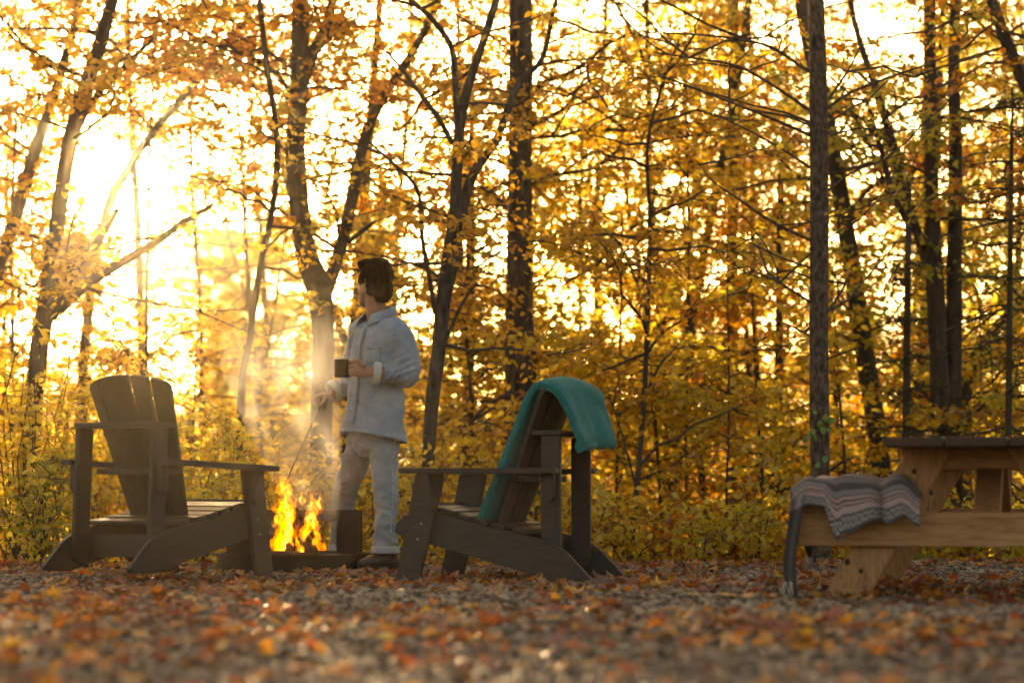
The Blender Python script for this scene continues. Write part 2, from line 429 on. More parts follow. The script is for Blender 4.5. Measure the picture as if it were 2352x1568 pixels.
# ------------------------------------------------------------------ trees
HOLES = [(265, 430, 130, 105, .03), (345, 610, 105, 60, .12), (360, 690, 100, 35, .2), (235, 320, 55, 55, .3), (430, 355, 90, 40, .4), (335, 100, 50, 45, .45),
         (75, 500, 50, 110, .35), (150, 120, 60, 60, .4), (40, 180, 50, 60, .35), (710, 355, 30, 110, .35), (500, 560, 70, 60, .35),
         (1074, 33, 60, 45, .12), (1364, 25, 120, 45, .15), (1528, 45, 70, 50, .2), (937, 300, 70, 60, .2), (1140, 82, 32, 45, .25), (1244, 137, 32, 40, .4),
         (1337, 656, 60, 55, .35), (1511, 481, 60, 45, .35), (790, 700, 42, 130, .04), (890, 330, 60, 60, .35), (760, 590, 50, 90, .3), (930, 600, 45, 60, .35),
         (1784, 35, 60, 60, .25), (2030, 90, 65, 75, .1), (2090, 27, 50, 40, .2), (1939, 305, 35, 70, .35), (1585, 509, 42, 65, .3), (2057, 696, 55, 90, .25),
         (1634, 643, 34, 50, .3), (2282, 177, 65, 70, .35), (1735, 209, 35, 40, .4), (1794, 455, 60, 45, .4), (1990, 560, 40, 60, .4), (2080, 800, 40, 50, .35),
         (690, 760, 40, 90, .25), (1120, 420, 40, 60, .5), (1790, 830, 60, 50, .4), (1420, 760, 40, 40, .45), (560, 250, 40, 50, .4), (860, 70, 50, 40, .4), (655, 740, 30, 140, .10), (610, 690, 42, 130, .12), (550, 630, 48, 105, .12), (485, 550, 50, 75, .14), (115, 780, 70, 120, .4)]
def keep(px, py):
    k = np.clip(0.88 + 0.0005 * py, 0.5, 1.0)
    for i, (cx, cy_, rx, ry, s) in enumerate(HOLES):
        if 5 < i < 41: s = .25 + .75 * s; rx, ry = rx * .85, ry * .85
        d = ((px - cx) / rx) ** 2 + ((py - cy_) / ry) ** 2
        k = np.where(d < 1, np.minimum(k, s), np.where(d < 1.7, np.minimum(k, s + (d - 1) / 0.7 * (1 - s)), k))
    return k
def leaves_mesh(name, P, size, droop=0.35, wid=0.62, quad=False):
    n = len(P)
    a = rng.random(n) * 2 * PI
    D = np.stack([np.cos(a), np.sin(a), rng.normal(-droop, 0.45, n)], -1); D /= np.linalg.norm(D, axis=1)[:, None]
    Nn = rng.normal(0, 0.62, (n, 3)) + np.array([0, 0, 0.42])
    Sd = np.cross(D, Nn); Sd /= np.linalg.norm(Sd, axis=1)[:, None] + 1e-9
    Nn = np.cross(Sd, D)
    L_ = (size * rng.uniform(0.65, 1.25, n))[:, None]; w = L_ * wid * rng.uniform(.8, 1.15, n)[:, None]
    fold = rng.uniform(0.02, 0.22, n)[:, None] * w
    tip = P + D * L_ + Nn * rng.uniform(-.25, .1, n)[:, None] * L_
    if quad:
        V = np.stack([P, P + D * L_ * .45 + Sd * w * .5 + Nn * fold, tip, P + D * L_ * .45 - Sd * w * .5 + Nn * fold], 1).reshape(-1, 3)
        Q = np.arange(n * 4).reshape(-1, 4)
    else:
        V = np.stack([P, P + D * L_ * .25 + Sd * w * .42 + Nn * fold, P + D * L_ * .62 + Sd * w * .40 + Nn * fold, tip,
                      P + D * L_ * .62 - Sd * w * .40 + Nn * fold, P + D * L_ * .25 - Sd * w * .42 + Nn * fold], 1).reshape(-1, 3)
        b = (np.arange(n) * 6)[:, None]
        Q = np.concatenate([b + np.array([[0, 1, 2, 3]]), b + np.array([[0, 3, 4, 5]])])
    return np_mesh(name, V, Q)
def unit(v): return v / (np.linalg.norm(v, axis=-1, keepdims=True) + 1e-9)
def grow(stems, nb, zr, Lr, el, nsub, ltw, nleaf, rb=0.011, mask=True, sway=0.25, spread=0.042):
    """side branches, twigs and leaf places for a set of stems [(points, radii)]"""
    pts = []; 
    for P, r in stems:
        Q = catmull(P, 6); pts.append(Q[(Q[:, 2] > zr[0]) & (Q[:, 2] < zr[1])])
    A = np.concatenate(pts) if pts else np.zeros((0, 3))
    if len(A) == 0: return None
    B0 = A[rng.integers(0, len(A), nb)]
    az = rng.random(nb) * 2 * PI; e = rng.uniform(el[0], el[1], nb)
    D = np.stack([np.cos(az) * np.cos(e), np.sin(az) * np.cos(e), np.sin(e)], -1)
    Ln = rng.uniform(Lr[0], Lr[1], nb)
    K = 7; t = np.linspace(0, 1, K)
    side = unit(np.cross(D, rng.normal(0, 1, (nb, 3))))
    P = B0[:, None] + D[:, None] * (t[None, :, None] * Ln[:, None, None]) + side[:, None] * (np.sin(t * 2.6)[None, :, None] * (sway * Ln * rng.normal(0, .5, nb))[:, None, None])
    P[..., 2] += (t ** 2)[None] * (Ln * rng.uniform(-0.22, 0.12, nb))[:, None]
    P[:, 1:] += rng.normal(0, 0.018, (nb, K - 1, 3)) * Ln[:, None, None]
    if mask:
        px, py = proj(P[:, K // 2]); kp = rng.random(nb) < np.clip(keep(px, py) * 2.2, 0, 1)
        P, D, Ln = P[kp], D[kp], Ln[kp]; nb = len(P)
    rb_ = rb * (Ln / np.mean(Lr))[:, None] * np.linspace(1, 0.25, K)[None]
    # twigs
    nt_ = nb * nsub
    bi = np.repeat(np.arange(nb), nsub); f = rng.uniform(0.22, 1.0, nt_) * (K - 1.001); i0 = f.astype(int); fr = (f - i0)[:, None]
    T0 = P[bi, i0] * (1 - fr) + P[bi, i0 + 1] * fr
    TD = unit(D[bi] * 0.8 + rng.normal(0, 0.75, (nt_, 3)) * np.array([1, 1, 0.5]))
    TL = rng.uniform(0.5, 1.3, nt_) * ltw
    tt = np.linspace(0, 1, 4)
    TP = T0[:, None] + TD[:, None] * (tt[None, :, None] * TL[:, None, None])
    TP[..., 2] -= (tt ** 2)[None] * (TL * rng.uniform(0, .35, nt_))[:, None]
    if mask:
        px, py = proj(TP[:, 2]); kp = rng.random(nt_) < keep(px, py); TP, TL, TD = TP[kp], TL[kp], TD[kp]
    nt_ = len(TP)
    li = np.repeat(np.arange(nt_), nleaf); lf = rng.uniform(0.1, 1.0, len(li)) * 2.999; l0 = lf.astype(int); lr = (lf - l0)[:, None]
    LP = TP[li, l0] * (1 - lr) + TP[li, l0 + 1] * lr + rng.normal(0, spread, (len(li), 3)) * np.array([1, 1, .55])
    return P, rb_, TP, np.linspace(1, .4, 4)[None] * np.full((nt_, 1), rb * 0.32), LP
def tree_parts(root, org, stems, g, leafmat, leafsize, bark, nseg=12, quad=False, droop=0.35, stemname=None, wid=0.62):
    for i, (P, r) in enumerate(stems):
        V, Fc = tube(P, r, nseg if i == 0 else max(7, nseg - 4), 5)
        # uneven bark outline
        d = np.array([noise.noise(Vector((p[0] * 9, p[1] * 9, p[2] * 2.2))) for p in V])
        c = V - catmull_axis(P, V)
        V = V + c * (0.10 * d)[:, None]
        part('trunk' if i == 0 else (stemname or 'limb'), V, Fc, bark, root, org)
    if g is None: return
    P, rb, TP, tr, LP = g
    if len(P):
        V1, Q1 = tubes_batch(P, rb, 5); V2, Q2 = tubes_batch(TP, tr, 3)
        o = link('branches', np_mesh('branches', np.concatenate([V1, V2]) - org, np.concatenate([Q1, Q2 + len(V1)])), M['twig'], root); o['kind'] = 'stuff'
    if len(LP):
        link('crown', leaves_mesh('crown', LP - org, leafsize, droop, wid, quad), leafmat, root)['kind'] = 'stuff'
def catmull_axis(P, V):
    A = catmull(P, 8); out = np.empty_like(V)
    for i in range(0, len(V), 400):
        d = ((V[i:i + 400, None] - A[None]) ** 2).sum(-1); out[i:i + 400] = A[d.argmin(1)]
    return out
def stem(pts, d, dd=0.0):
    """trunk or limb through picture places (x, y, width) at distance d, swinging dd nearer or farther towards its tip"""
    n = len(pts)
    P = np.array([W(p[0], p[1], d + dd * (i / max(1, n - 1))) for i, p in enumerate(pts)])
    r = np.array([p[2] / 2 / S(d) for p in pts]); return P, r
def rooted(P, r, flare=1.35):
    x, y = P[0][0], P[0][1]
    z = gz(x, y) - 0.15
    if P[0][2] - z > 0.35:
        mid = np.array([[x, y, z], [x, y, z + 0.4]]) if P[0][2] - z > .6 else np.array([[x, y, z]])
        return np.vstack([mid, P]), np.concatenate([[r[0] * flare] + [r[0] * 1.08] * (len(mid) - 1), r])
    return P, r
def traced(label, cat, main, d, limbs=(), leaf='yellow', size=0.075, bark='bark', gr=None, nseg=14, group=None, name='tree', droop=.35):
    P, r = rooted(*stem(main, d)); org = P[0]
    root = empty(name, label, cat, org, group=group)
    stems = [(P, r)] + [stem(l[0], d, l[1]) for l in limbs]
    if gr: gr['nleaf'] = int(gr['nleaf'] * 1.35 + .5)
    g = grow(stems, **gr) if gr else None
    size *= .80
    tree_parts(root, org, stems, g, Y[leaf], size, M[bark], nseg, droop=droop)
    return root

traced('forked dark maple trunk rising behind the smoke, its fork level with the man\'s head', 'tree',
       [(735, 1140, 54), (738, 1000, 52), (741, 850, 52), (742, 750, 54), (731, 660, 60), (708, 600, 52), (693, 520, 48), (683, 430, 46), (678, 330, 44), (688, 200, 44), (690, 60, 42), (688, -160, 36)], 19,
       [([(740, 690, 40), (764, 628, 32), (795, 520, 30), (815, 420, 29), (835, 330, 27), (870, 240, 25), (915, 170, 22), (960, 100, 18), (1005, 10, 14), (1040, -80, 8)], .5),
        ([(800, 555, 12), (840, 525, 11), (868, 503, 7)], -.2),
        ([(690, 210, 32), (715, 130, 30), (745, 70, 26), (775, -40, 20)], .4),
        ([(690, 240, 16), (650, 190, 13), (610, 150, 10), (540, 120, 7)], -.4)],
       'orange', .078, 'bark', dict(nb=46, zr=(2.1, 5.2), Lr=(.6, 1.7), el=(-.1, .7), nsub=7, ltw=.35, nleaf=11))
traced('slim crooked tree with twin wavy stems standing between the man and the thick trunk', 'tree',
       [(985, 1150, 33), (985, 1050, 32), (993, 920, 31), (1008, 800, 33), (1018, 690, 36), (1030, 600, 33), (1045, 480, 28), (1052, 330, 26), (1068, 230, 22), (1088, 160, 20), (1118, 71, 18), (1150, -30, 15)], 17,
       [([(1018, 700, 28), (1050, 560, 26), (1075, 430, 24), (1105, 370, 22), (1140, 323, 20), (1189, 197, 16), (1244, 137, 13), (1271, 27, 10), (1290, -50, 7)], .5),
        ([(1052, 340, 16), (1046, 200, 15), (1036, 109, 14), (992, 44, 13), (943, 0, 11), (900, -50, 9)], -.4),
        ([(1040, 330, 13), (997, 257, 12), (960, 210, 11), (926, 164, 9), (890, 120, 6)], .3),
        ([(1000, 720, 12), (987, 645, 11), (970, 547, 10), (959, 437, 9), (899, 372, 7), (844, 323, 5)], -.3),
        ([(1020, 790, 10), (1060, 700, 8), (1095, 650, 6)], .3)],
       'amber', .075, 'bark_grey', dict(nb=34, zr=(1.0, 4.6), Lr=(.5, 1.3), el=(-.2, .6), nsub=6, ltw=.32, nleaf=9))
traced('thick straight trunk standing directly behind the teal blanket chair', 'tree',
       [(1190, 1150, 66), (1190, 900, 64), (1192, 600, 60), (1196, 300, 57), (1196, 0, 52), (1197, -180, 50)], 19.5,
       [([(1215, 210, 14), (1250, 190, 12), (1325, 159, 10), (1402, 98, 8), (1480, 70, 5)], -.6),
        ([(1215, 292, 13), (1293, 251, 10), (1325, 208, 9), (1364, 158, 7), (1420, 120, 4)], .5),
        ([(1215, 316, 10), (1290, 312, 8), (1353, 295, 7), (1440, 300, 5)], -.5),
        ([(1215, 425, 10), (1270, 400, 8), (1330, 395, 6), (1400, 370, 4)], .4),
        ([(1175, 480, 10), (1120, 440, 8), (1080, 430, 5)], .5),
        ([(1180, 900, 10), (1120, 930, 8), (1070, 980, 6)], -.6)],
       'amber', .078, 'bark_grey', dict(nb=52, zr=(.7, 5.2), Lr=(.7, 1.9), el=(-.2, .5), nsub=7, ltw=.36, nleaf=10))
traced('scaly conifer trunk with bare sweeping branches standing behind the striped blanket', 'tree',
       [(1884, 1340, 50), (1884, 1100, 46), (1880, 800, 44), (1882, 500, 44), (1880, 250, 42), (1874, 0, 38), (1872, -150, 36)], 16,
       [([(1870, 168, 8), (1843, 155, 8), (1778, 112, 7), (1714, 94, 6), (1639, 83, 5), (1564, 78, 4), (1480, 75, 2.5)], -.5),
        ([(1870, 262, 8), (1840, 240, 8), (1752, 182, 7), (1687, 150, 6), (1600, 135, 5), (1500, 120, 3)], .5),
        ([(1870, 315, 8), (1790, 280, 7), (1690, 240, 6), (1600, 205, 5), (1500, 168, 3)], -.7),
        ([(1870, 392, 7), (1800, 345, 6), (1720, 300, 5), (1640, 262, 3)], .6),
        ([(1870, 556, 8), (1773, 509, 7), (1693, 455, 5), (1639, 418, 3), (1600, 370, 2)], -.4),
        ([(1870, 618, 6), (1790, 590, 5), (1700, 545, 3)], .5),
        ([(1868, 698, 7), (1790, 650, 5), (1730, 622, 3)], -.5),
        ([(1868, 775, 6), (1810, 745, 4), (1780, 735, 2)], .3),
        ([(1890, 255, 8), (1950, 215, 7), (2010, 190, 6), (2080, 165, 5), (2150, 140, 4), (2250, 95, 3)], -.4),
        ([(1890, 245, 7), (1930, 190, 6), (1960, 140, 5), (1985, 80, 3)], .4),
        ([(1892, 445, 7), (1950, 400, 5), (2010, 375, 4), (2080, 350, 3)], -.5),
        ([(1895, 725, 7), (1935, 665, 5), (1950, 630, 3)], .3), ([(1897, 825, 5), (1980, 795, 3)], -.3),
        ([(1900, 1085, 8), (1932, 1062, 6), (1960, 1050, 4)], -.3), ([(1900, 1140, 8), (1930, 1112, 7), (1970, 1080, 5)], -.5)],
       'olive', .07, 'bark_scaly', dict(nb=26, zr=(1.5, 4.2), Lr=(.7, 1.7), el=(.05, .7), nsub=5, ltw=.32, nleaf=2, rb=.008), 18)
traced('leaning dark trunk that crosses behind the scaly conifer', 'tree',
       [(2035, 1200, 47), (2015, 1000, 46), (1985, 800, 44), (1955, 600, 42), (1935, 480, 40), (1910, 330, 38), (1885, 200, 38), (1850, 60, 36), (1830, -120, 32)], 20,
       [([(1945, 500, 14), (1990, 440, 11), (2040, 400, 8), (2090, 330, 5)], .6), ([(1975, 790, 10), (1920, 760, 7)], -.4)],
       'orange', .078, 'bark', dict(nb=36, zr=(1.2, 5.2), Lr=(.7, 1.8), el=(-.1, .6), nsub=6, ltw=.34, nleaf=8))
traced('straight slender trunk rising left of the scaly conifer through orange leaves', 'tree',
       [(1692, 1330, 40), (1685, 1000, 31), (1682, 600, 28), (1685, 300, 26), (1688, 0, 22), (1690, -130, 20)], 24, (),
       'orange', .085, 'bark', dict(nb=70, zr=(-.3, 6.4), Lr=(.7, 2.2), el=(-.15, .55), nsub=8, ltw=.42, nleaf=9))
traced('thin dark sapling with a bent top growing right of the teal blanket', 'tree',
       [(1443, 1310, 15), (1460, 1150, 13), (1480, 900, 12), (1490, 650, 11), (1492, 500, 9), (1488, 330, 8), (1520, 200, 6), (1560, 90, 4)], 17.5,
       [([(1478, 920, 8), (1515, 840, 6), (1560, 790, 4), (1590, 740, 2.5)], .4), ([(1487, 700, 6), (1450, 620, 5), (1425, 560, 3)], -.3), ([(1463, 1130, 6), (1430, 1000, 5), (1395, 900, 3)], .3)],
       'amber', .07, 'bark', dict(nb=34, zr=(.1, 4.0), Lr=(.4, 1.1), el=(-.15, .5), nsub=6, ltw=.3, nleaf=9), 8, name='sapling')
traced('tall dark twin trunk above the picnic table with a limb leaning left', 'tree',
       [(2165, 1130, 48), (2160, 950, 46), (2150, 700, 44), (2145, 600, 38), (2140, 450, 34), (2138, 300, 32), (2136, 100, 28), (2140, -100, 24)], 19,
       [([(2192, 1130, 42), (2190, 900, 40), (2192, 600, 36), (2195, 350, 32), (2190, 150, 28), (2200, -100, 24)], .3),
        ([(2150, 645, 30), (2115, 560, 26), (2075, 430, 24), (2050, 330, 22), (2010, 200, 18), (1965, 60, 14), (1945, -60, 12)], .5),
        ([(2120, 560, 20), (2080, 500, 18), (2050, 440, 16), (2020, 330, 12), (1990, 230, 8)], -.4)],
       'green', .08, 'bark', dict(nb=58, zr=(.6, 5.2), Lr=(.6, 1.8), el=(-.2, .6), nsub=7, ltw=.36, nleaf=10))
traced('dark trunk leaning steeply to the right beyond the picnic table', 'tree',
       [(2215, 920, 36), (2240, 830, 32), (2290, 755, 28), (2345, 690, 24), (2400, 600, 18), (2440, 480, 12)], 21, (),
       'green', .08, 'bark', dict(nb=40, zr=(.8, 4.2), Lr=(.6, 1.6), el=(-.2, .6), nsub=7, ltw=.35, nleaf=10))
traced('slanting trunk with sparse orange leaves high beyond the twin trunk', 'tree',
       [(2470, 700, 44), (2430, 420, 38), (2380, 250, 34), (2330, 140, 32), (2290, 40, 28), (2255, -80, 24)], 18, (),
       'orange', .08, 'bark', dict(nb=36, zr=(1.5, 4.8), Lr=(.6, 1.7), el=(-.3, .5), nsub=7, ltw=.34, nleaf=9))
traced('sunlit tree whose two branches fork in front of the open sky, beside the vine thicket', 'tree',
       [(70, 1020, 46), (90, 800, 44), (110, 690, 44), (125, 560, 38), (140, 450, 36), (160, 330, 37), (190, 220, 36), (230, 100, 32), (275, -60, 26)], 18,
       [([(108, 715, 28), (150, 650, 26), (200, 590, 23), (240, 530, 19), (268, 482, 12)], -.5),
        ([(112, 730, 26), (200, 652, 25), (280, 602, 23), (360, 555, 20), (430, 505, 15), (490, 470, 8)], .6),
        ([(165, 320, 18), (215, 230, 16), (290, 150, 13), (360, 80, 9)], .4)],
       'amber', .08, 'bark', dict(nb=58, zr=(1.2, 4.9), Lr=(.6, 1.8), el=(-.2, .6), nsub=7, ltw=.36, nleaf=12))
traced('slanting pale trunk at the edge of the vine thicket, glowing against the sun', 'tree',
       [(-60, 900, 38), (-20, 700, 36), (10, 580, 34), (50, 450, 32), (80, 350, 30), (130, 200, 24), (170, 60, 20), (200, -80, 16)], 20, (),
       'orange', .08, 'bark', dict(nb=44, zr=(1.2, 5.3), Lr=(.6, 1.9), el=(-.2, .6), nsub=7, ltw=.36, nleaf=12))
traced('slim tree arching right through orange leaves above the sun gap', 'tree',
       [(190, 860, 26), (235, 520, 22), (300, 380, 20), (380, 270, 19), (470, 170, 17), (540, 80, 14), (630, -40, 10)], 22, (),
       'orange', .085, 'bark', dict(nb=52, zr=(2.6, 6.4), Lr=(.7, 2.2), el=(-.3, .5), nsub=8, ltw=.42, nleaf=13))
traced('thin crooked sapling leaning beside the smoke', 'tree',
       [(552, 920, 16), (574, 775, 15), (593, 643, 15), (606, 572, 15), (624, 490, 15), (636, 380, 15), (630, 260, 14), (612, 150, 14), (598, 20, 13), (590, -90, 11)], 18, (),
       'olive', .075, 'bark', dict(nb=30, zr=(1.6, 4.8), Lr=(.5, 1.3), el=(-.2, .5), nsub=5, ltw=.34, nleaf=7), 9, name='sapling')

# needle trees: drooping flat sprays of dark needles
def spruce(px, d, top_py, w0, label, lo=0.2, dens=1.0, group=None, name='spruce_tree', reach=1.1, nl=150):
    P = np.array([W(px, 1150, d), W(px + 3, 800, d), W(px + 8, 400, d), W(px + 10, top_py, d)])
    r = np.array([w0, w0 * .85, w0 * .6, w0 * .25]) / 2 / S(d)
    P, r = rooted(P, r); org = P[0]
    root = empty(name, label, 'tree', org, group=group)
    part('trunk', *tube(P, r, 10, 5), M['bark'], root, org)
    zs = np.arange(gz(*org[:2]) + lo, P[-1][2], .16 / dens); Pl = []
    C = catmull(P, 10)
    for z in zs:
        c = np.array([np.interp(z, C[:, 2], C[:, 0]), np.interp(z, C[:, 2], C[:, 1]), z])
        f = 1 - .75 * (z - zs[0]) / (zs[-1] - zs[0] + 1e-6)
        for k in range(3):
            a = rng.random() * 2 * PI; L_ = reach * f * rng.uniform(.6, 1.15); t = np.linspace(0, 1, 7)
            Pl.append(c + np.stack([np.cos(a) * t * L_, np.sin(a) * t * L_, rng.uniform(-.45, .12) * t * L_ + rng.uniform(.0, .3) * t * t * L_], -1) + np.cumsum(rng.normal(0, .014, (7, 3)), 0))
    Pl = np.array(Pl); V1, Q1 = tubes_batch(Pl, np.linspace(.010, .003, 7)[None] * np.ones((len(Pl), 1)), 4)
    link('branches', np_mesh('branches', V1 - org, Q1), M['twig'], root)['kind'] = 'stuff'
    bi = np.repeat(np.arange(len(Pl)), nl); f = rng.uniform(.12, 1, len(bi)) * 5.999; i0 = f.astype(int); fr = (f - i0)[:, None]
    LP = Pl[bi, i0] * (1 - fr) + Pl[bi, i0 + 1] * fr
    LP = LP + rng.normal(0, .045, LP.shape) * np.array([1, 1, .35])
    px_, py_ = proj(LP); LP = LP[rng.random(len(LP)) < np.clip(keep(px_, py_) * 1.6, 0, 1)]
    link('needles', leaves_mesh('needles', LP - org, .075, .25, .16, True), Y['needle'], root)['kind'] = 'stuff'
spruce(1075, 21, 120, 30, 'dark drooping spruce standing behind the slim crooked tree', -.2)
spruce(868, 25, 520, 22, 'dark young spruce whose tip shows behind the man\'s head', 1.0, .8)
spruce(1785, 21, 990, 20, 'low dark young hemlock growing left of the scaly conifer', 0, 1.0, reach=.8)
spruce(2315, 17.5, 200, 17, 'dark thin-needled cedar overhanging the picnic table', .5, .75, reach=1.1, name='cedar_tree', nl=55)
spruce(2080, 18.5, 600, 20, 'small dark cedar between the leaning trunk and the twin trunk', .2, .6, reach=.8, name='cedar_tree', nl=60)

# generic woodland trees filling the slope behind
BESIDE = [(90, 'the sunlit forked tree'), (380, 'the open sun gap'), (740, 'the forked maple'), (1000, 'the slim crooked tree'), (1195, 'the thick straight trunk'), (1490, 'the bent sapling'), (1685, 'the straight slender trunk'), (1880, 'the scaly conifer'), (2020, 'the leaning trunk'), (2165, 'the twin trunk'), (2330, 'the cedar')]
def beside(x, y):
    px = 1176 + F * x / y
    q, w_ = min(BESIDE, key=lambda t: abs(t[0] - px))
    return ('left of ' if px < q - 25 else 'right of ' if px > q + 25 else 'behind ') + w_
def wood_tree(x, y, h, r0, leaf, size, nb, zlo, zhi, Lr, nsub, ltw, nleaf, label, group, quad=False, lean=None, name='tree', el=(-.15, .6), mask=True):
    z0 = gz(x, y) - .15; lean = lean if lean is not None else (rnd.gauss(0, .05), rnd.gauss(0, .03))
    zs = np.linspace(0, h, 7)
    P = np.stack([x + lean[0] * zs + np.cumsum(rng.normal(0, .035, 7)) * h / 8, y + lean[1] * zs + np.cumsum(rng.normal(0, .035, 7)) * h / 8, z0 + zs], -1)
    P[0, :2] = (x, y)
    r = r0 * np.linspace(1.15, .35, 7)
    root = empty(name, label, 'tree', P[0], group=group)
    stems = [(P, r)]
    if rnd.random() < .5:
        k = rnd.randrange(2, 4); a = rnd.uniform(0, 6.28); L_ = h * .4
        q = np.linspace(0, 1, 5)[:, None]
        Q = P[k] + q * np.array([math.cos(a) * .5 * L_, math.sin(a) * .3 * L_, L_]) + rng.normal(0, .04, (5, 3)) * q
        stems.append((Q, r[k] * np.linspace(.7, .25, 5)))
    g = grow(stems, nb, (z0 + zlo, z0 + zhi), Lr, el, nsub, ltw, nleaf, rb=.010 * (y / 25), spread=.04 * y / 18, mask=mask)
    tree_parts(root, P[0], stems, g, Y[leaf], size, M['bark'], 8, quad)
mid = [(-5.4, 24, 'amber'), (-3.9, 27, 'orange'), (-1.75, 23.5, 'olive'), (-1.6, 28, 'yellow'), (-.4, 24, 'amber'), (.8, 27, 'amber'), (1.2, 23, 'yellow'), (2.0, 29, 'orange'),
       (2.7, 25, 'amber'), (3.6, 23, 'yellow'), (3.3, 30, 'orange'), (4.6, 26, 'green'), (5.4, 24, 'olive'), (6.0, 29, 'yellow'), (-6.4, 30, 'yellow'), (.1, 31, 'green'), (-3.0, 32, 'olive'), (1.5, 33, 'amber'), (4.9, 33, 'orange')]
names = {'amber': 'amber-leaved', 'orange': 'orange-leaved', 'yellow': 'yellow-leaved', 'green': 'greenish-yellow', 'olive': 'thin olive-leaved'}
for x, y, lf in mid:
    top = 1.15 * 1113 / F * y - gz(x, y) + 1.0
    wood_tree(x, y, top + 1, rnd.uniform(.04, .07), lf, .068, 62, .8, top, (.7, 2.1), 8, .42, 13,
              f'{names[lf]} woodland tree farther back on the slope, {beside(x, y)}', f'{names[lf]} trees in the middle of the wood')
for i in range(30):
    y = rnd.uniform(38, 62); x = (-1.0 + 2.0 * (i + rnd.random()) / 30) * (.24 * y + 1.5)
    lf = rnd.choice(['amber', 'yellow', 'yellow', 'orange', 'green', 'olive'])
    px, _ = proj(np.array([x, y, 1.0]))
    top = (5.2 if px < 620 else 6.6) + rnd.uniform(-1, 1.5)
    wood_tree(x, y, top + .6, rnd.uniform(.05, .09), lf, .19, 46, 1.0, top, (.9, 2.6), 8, .6, 8,
              f'distant {names[lf]} tree low on the slope, {beside(x, y)}', f'far {names[lf]} trees', True)
for px, d, lf, h in [(515, 50, 'olive', 9.5), (560, 44, 'green', 9.5), (605, 54, 'amber', 11), (660, 47, 'olive', 10.5), (700, 52, 'yellow', 11), (775, 46, 'olive', 8), (60, 46, 'amber', 9), (150, 52, 'orange', 8), (230, 48, 'yellow', 7), (310, 55, 'amber', 7.2)]:
    x = (px - 1176) / S(d)
    wood_tree(x, d, h, rnd.uniform(.05, .08), lf, .17, 54, 1.0, h, (.6, 1.7), 8, .5, 8, f'tall hazy {names[lf]} tree far down the slope, {beside(x, d)}', f'tall far {names[lf]} trees', True, mask=False)
# bare thin understorey stems seen under the canopy
for px, d, w0, wh in [(1545, 23, 30, 'stout pole between the bent sapling and the straight slender trunk'), (1600, 26, 20, 'dim pole close left of the straight slender trunk, deep in the wood'), (1640, 22, 16, 'slim pole touching the left side of the straight slender trunk'), (1395, 21, 9, 'very thin pole just right of the teal blanket'), (1330, 23, 16, 'slim pole directly above the teal blanket'), (1262, 22, 16, 'slim pole just right of the thick straight trunk'),
                      (1730, 25, 18, 'slim pole between the straight slender trunk and the scaly conifer'), (1110, 20, 9, 'very thin pole between the slim crooked tree and the thick trunk'), (1960, 24, 16, 'slim pole between the scaly conifer and the leaning trunk'), (2290, 23, 20, 'pole standing behind the picnic table top'), (620, 23, 14, 'slim pole behind the rising smoke'), (480, 24, 16, 'slim pole behind the right edge of the empty chair'), (340, 20, 10, 'thin pole in the open sun gap above the empty chair'), (30, 21, 14, 'slim pole deep in the vine thicket'), (1580, 19, 8, 'very thin pole in front of the stout pole')]:
    P = W(px, 1150, d); h = rnd.uniform(4.5, 7)
    wood_tree(P[0], d, h, w0 / 2 / S(d), rnd.choice(['yellow', 'amber', 'olive']), .075, 30, .2, 4.5, (.5, 1.3), 6, .34, 9,
              wh + ', a young tree', 'pole saplings in the undergrowth', name='sapling')

for px, d, lf in [(1250, 18.2, 'yellow'), (1300, 20.5, 'amber'), (1410, 19, 'yellow'), (1470, 21.5, 'orange'), (1530, 18.6, 'yellow'), (1620, 20.2, 'amber'), (1665, 18, 'yellow'), (1765, 19.6, 'orange'), (1825, 21, 'yellow'), (1950, 19, 'yellow'), (2060, 21, 'orange'), (2240, 20, 'yellow'), (2320, 19, 'amber'), (900, 20, 'yellow'), (820, 22, 'amber'), (1050, 22, 'yellow'), (420, 20, 'yellow'), (540, 21.5, 'amber'), (250, 21, 'yellow')]:
    P = W(px, 1150, d); h = rnd.uniform(2.0, 3.6)
    wood_tree(P[0], d, h, rnd.uniform(.010, .018), lf, .072, 26, .15, h, (.35, .95), 6, .30, 8,
              f'{names[lf]} waist-thin sapling leafy down to the ground, {beside(P[0], d)}'.replace('waist-thin', 'slender'), 'low leafy saplings at the edge of the clearing', name='sapling', el=(-.3, .5))

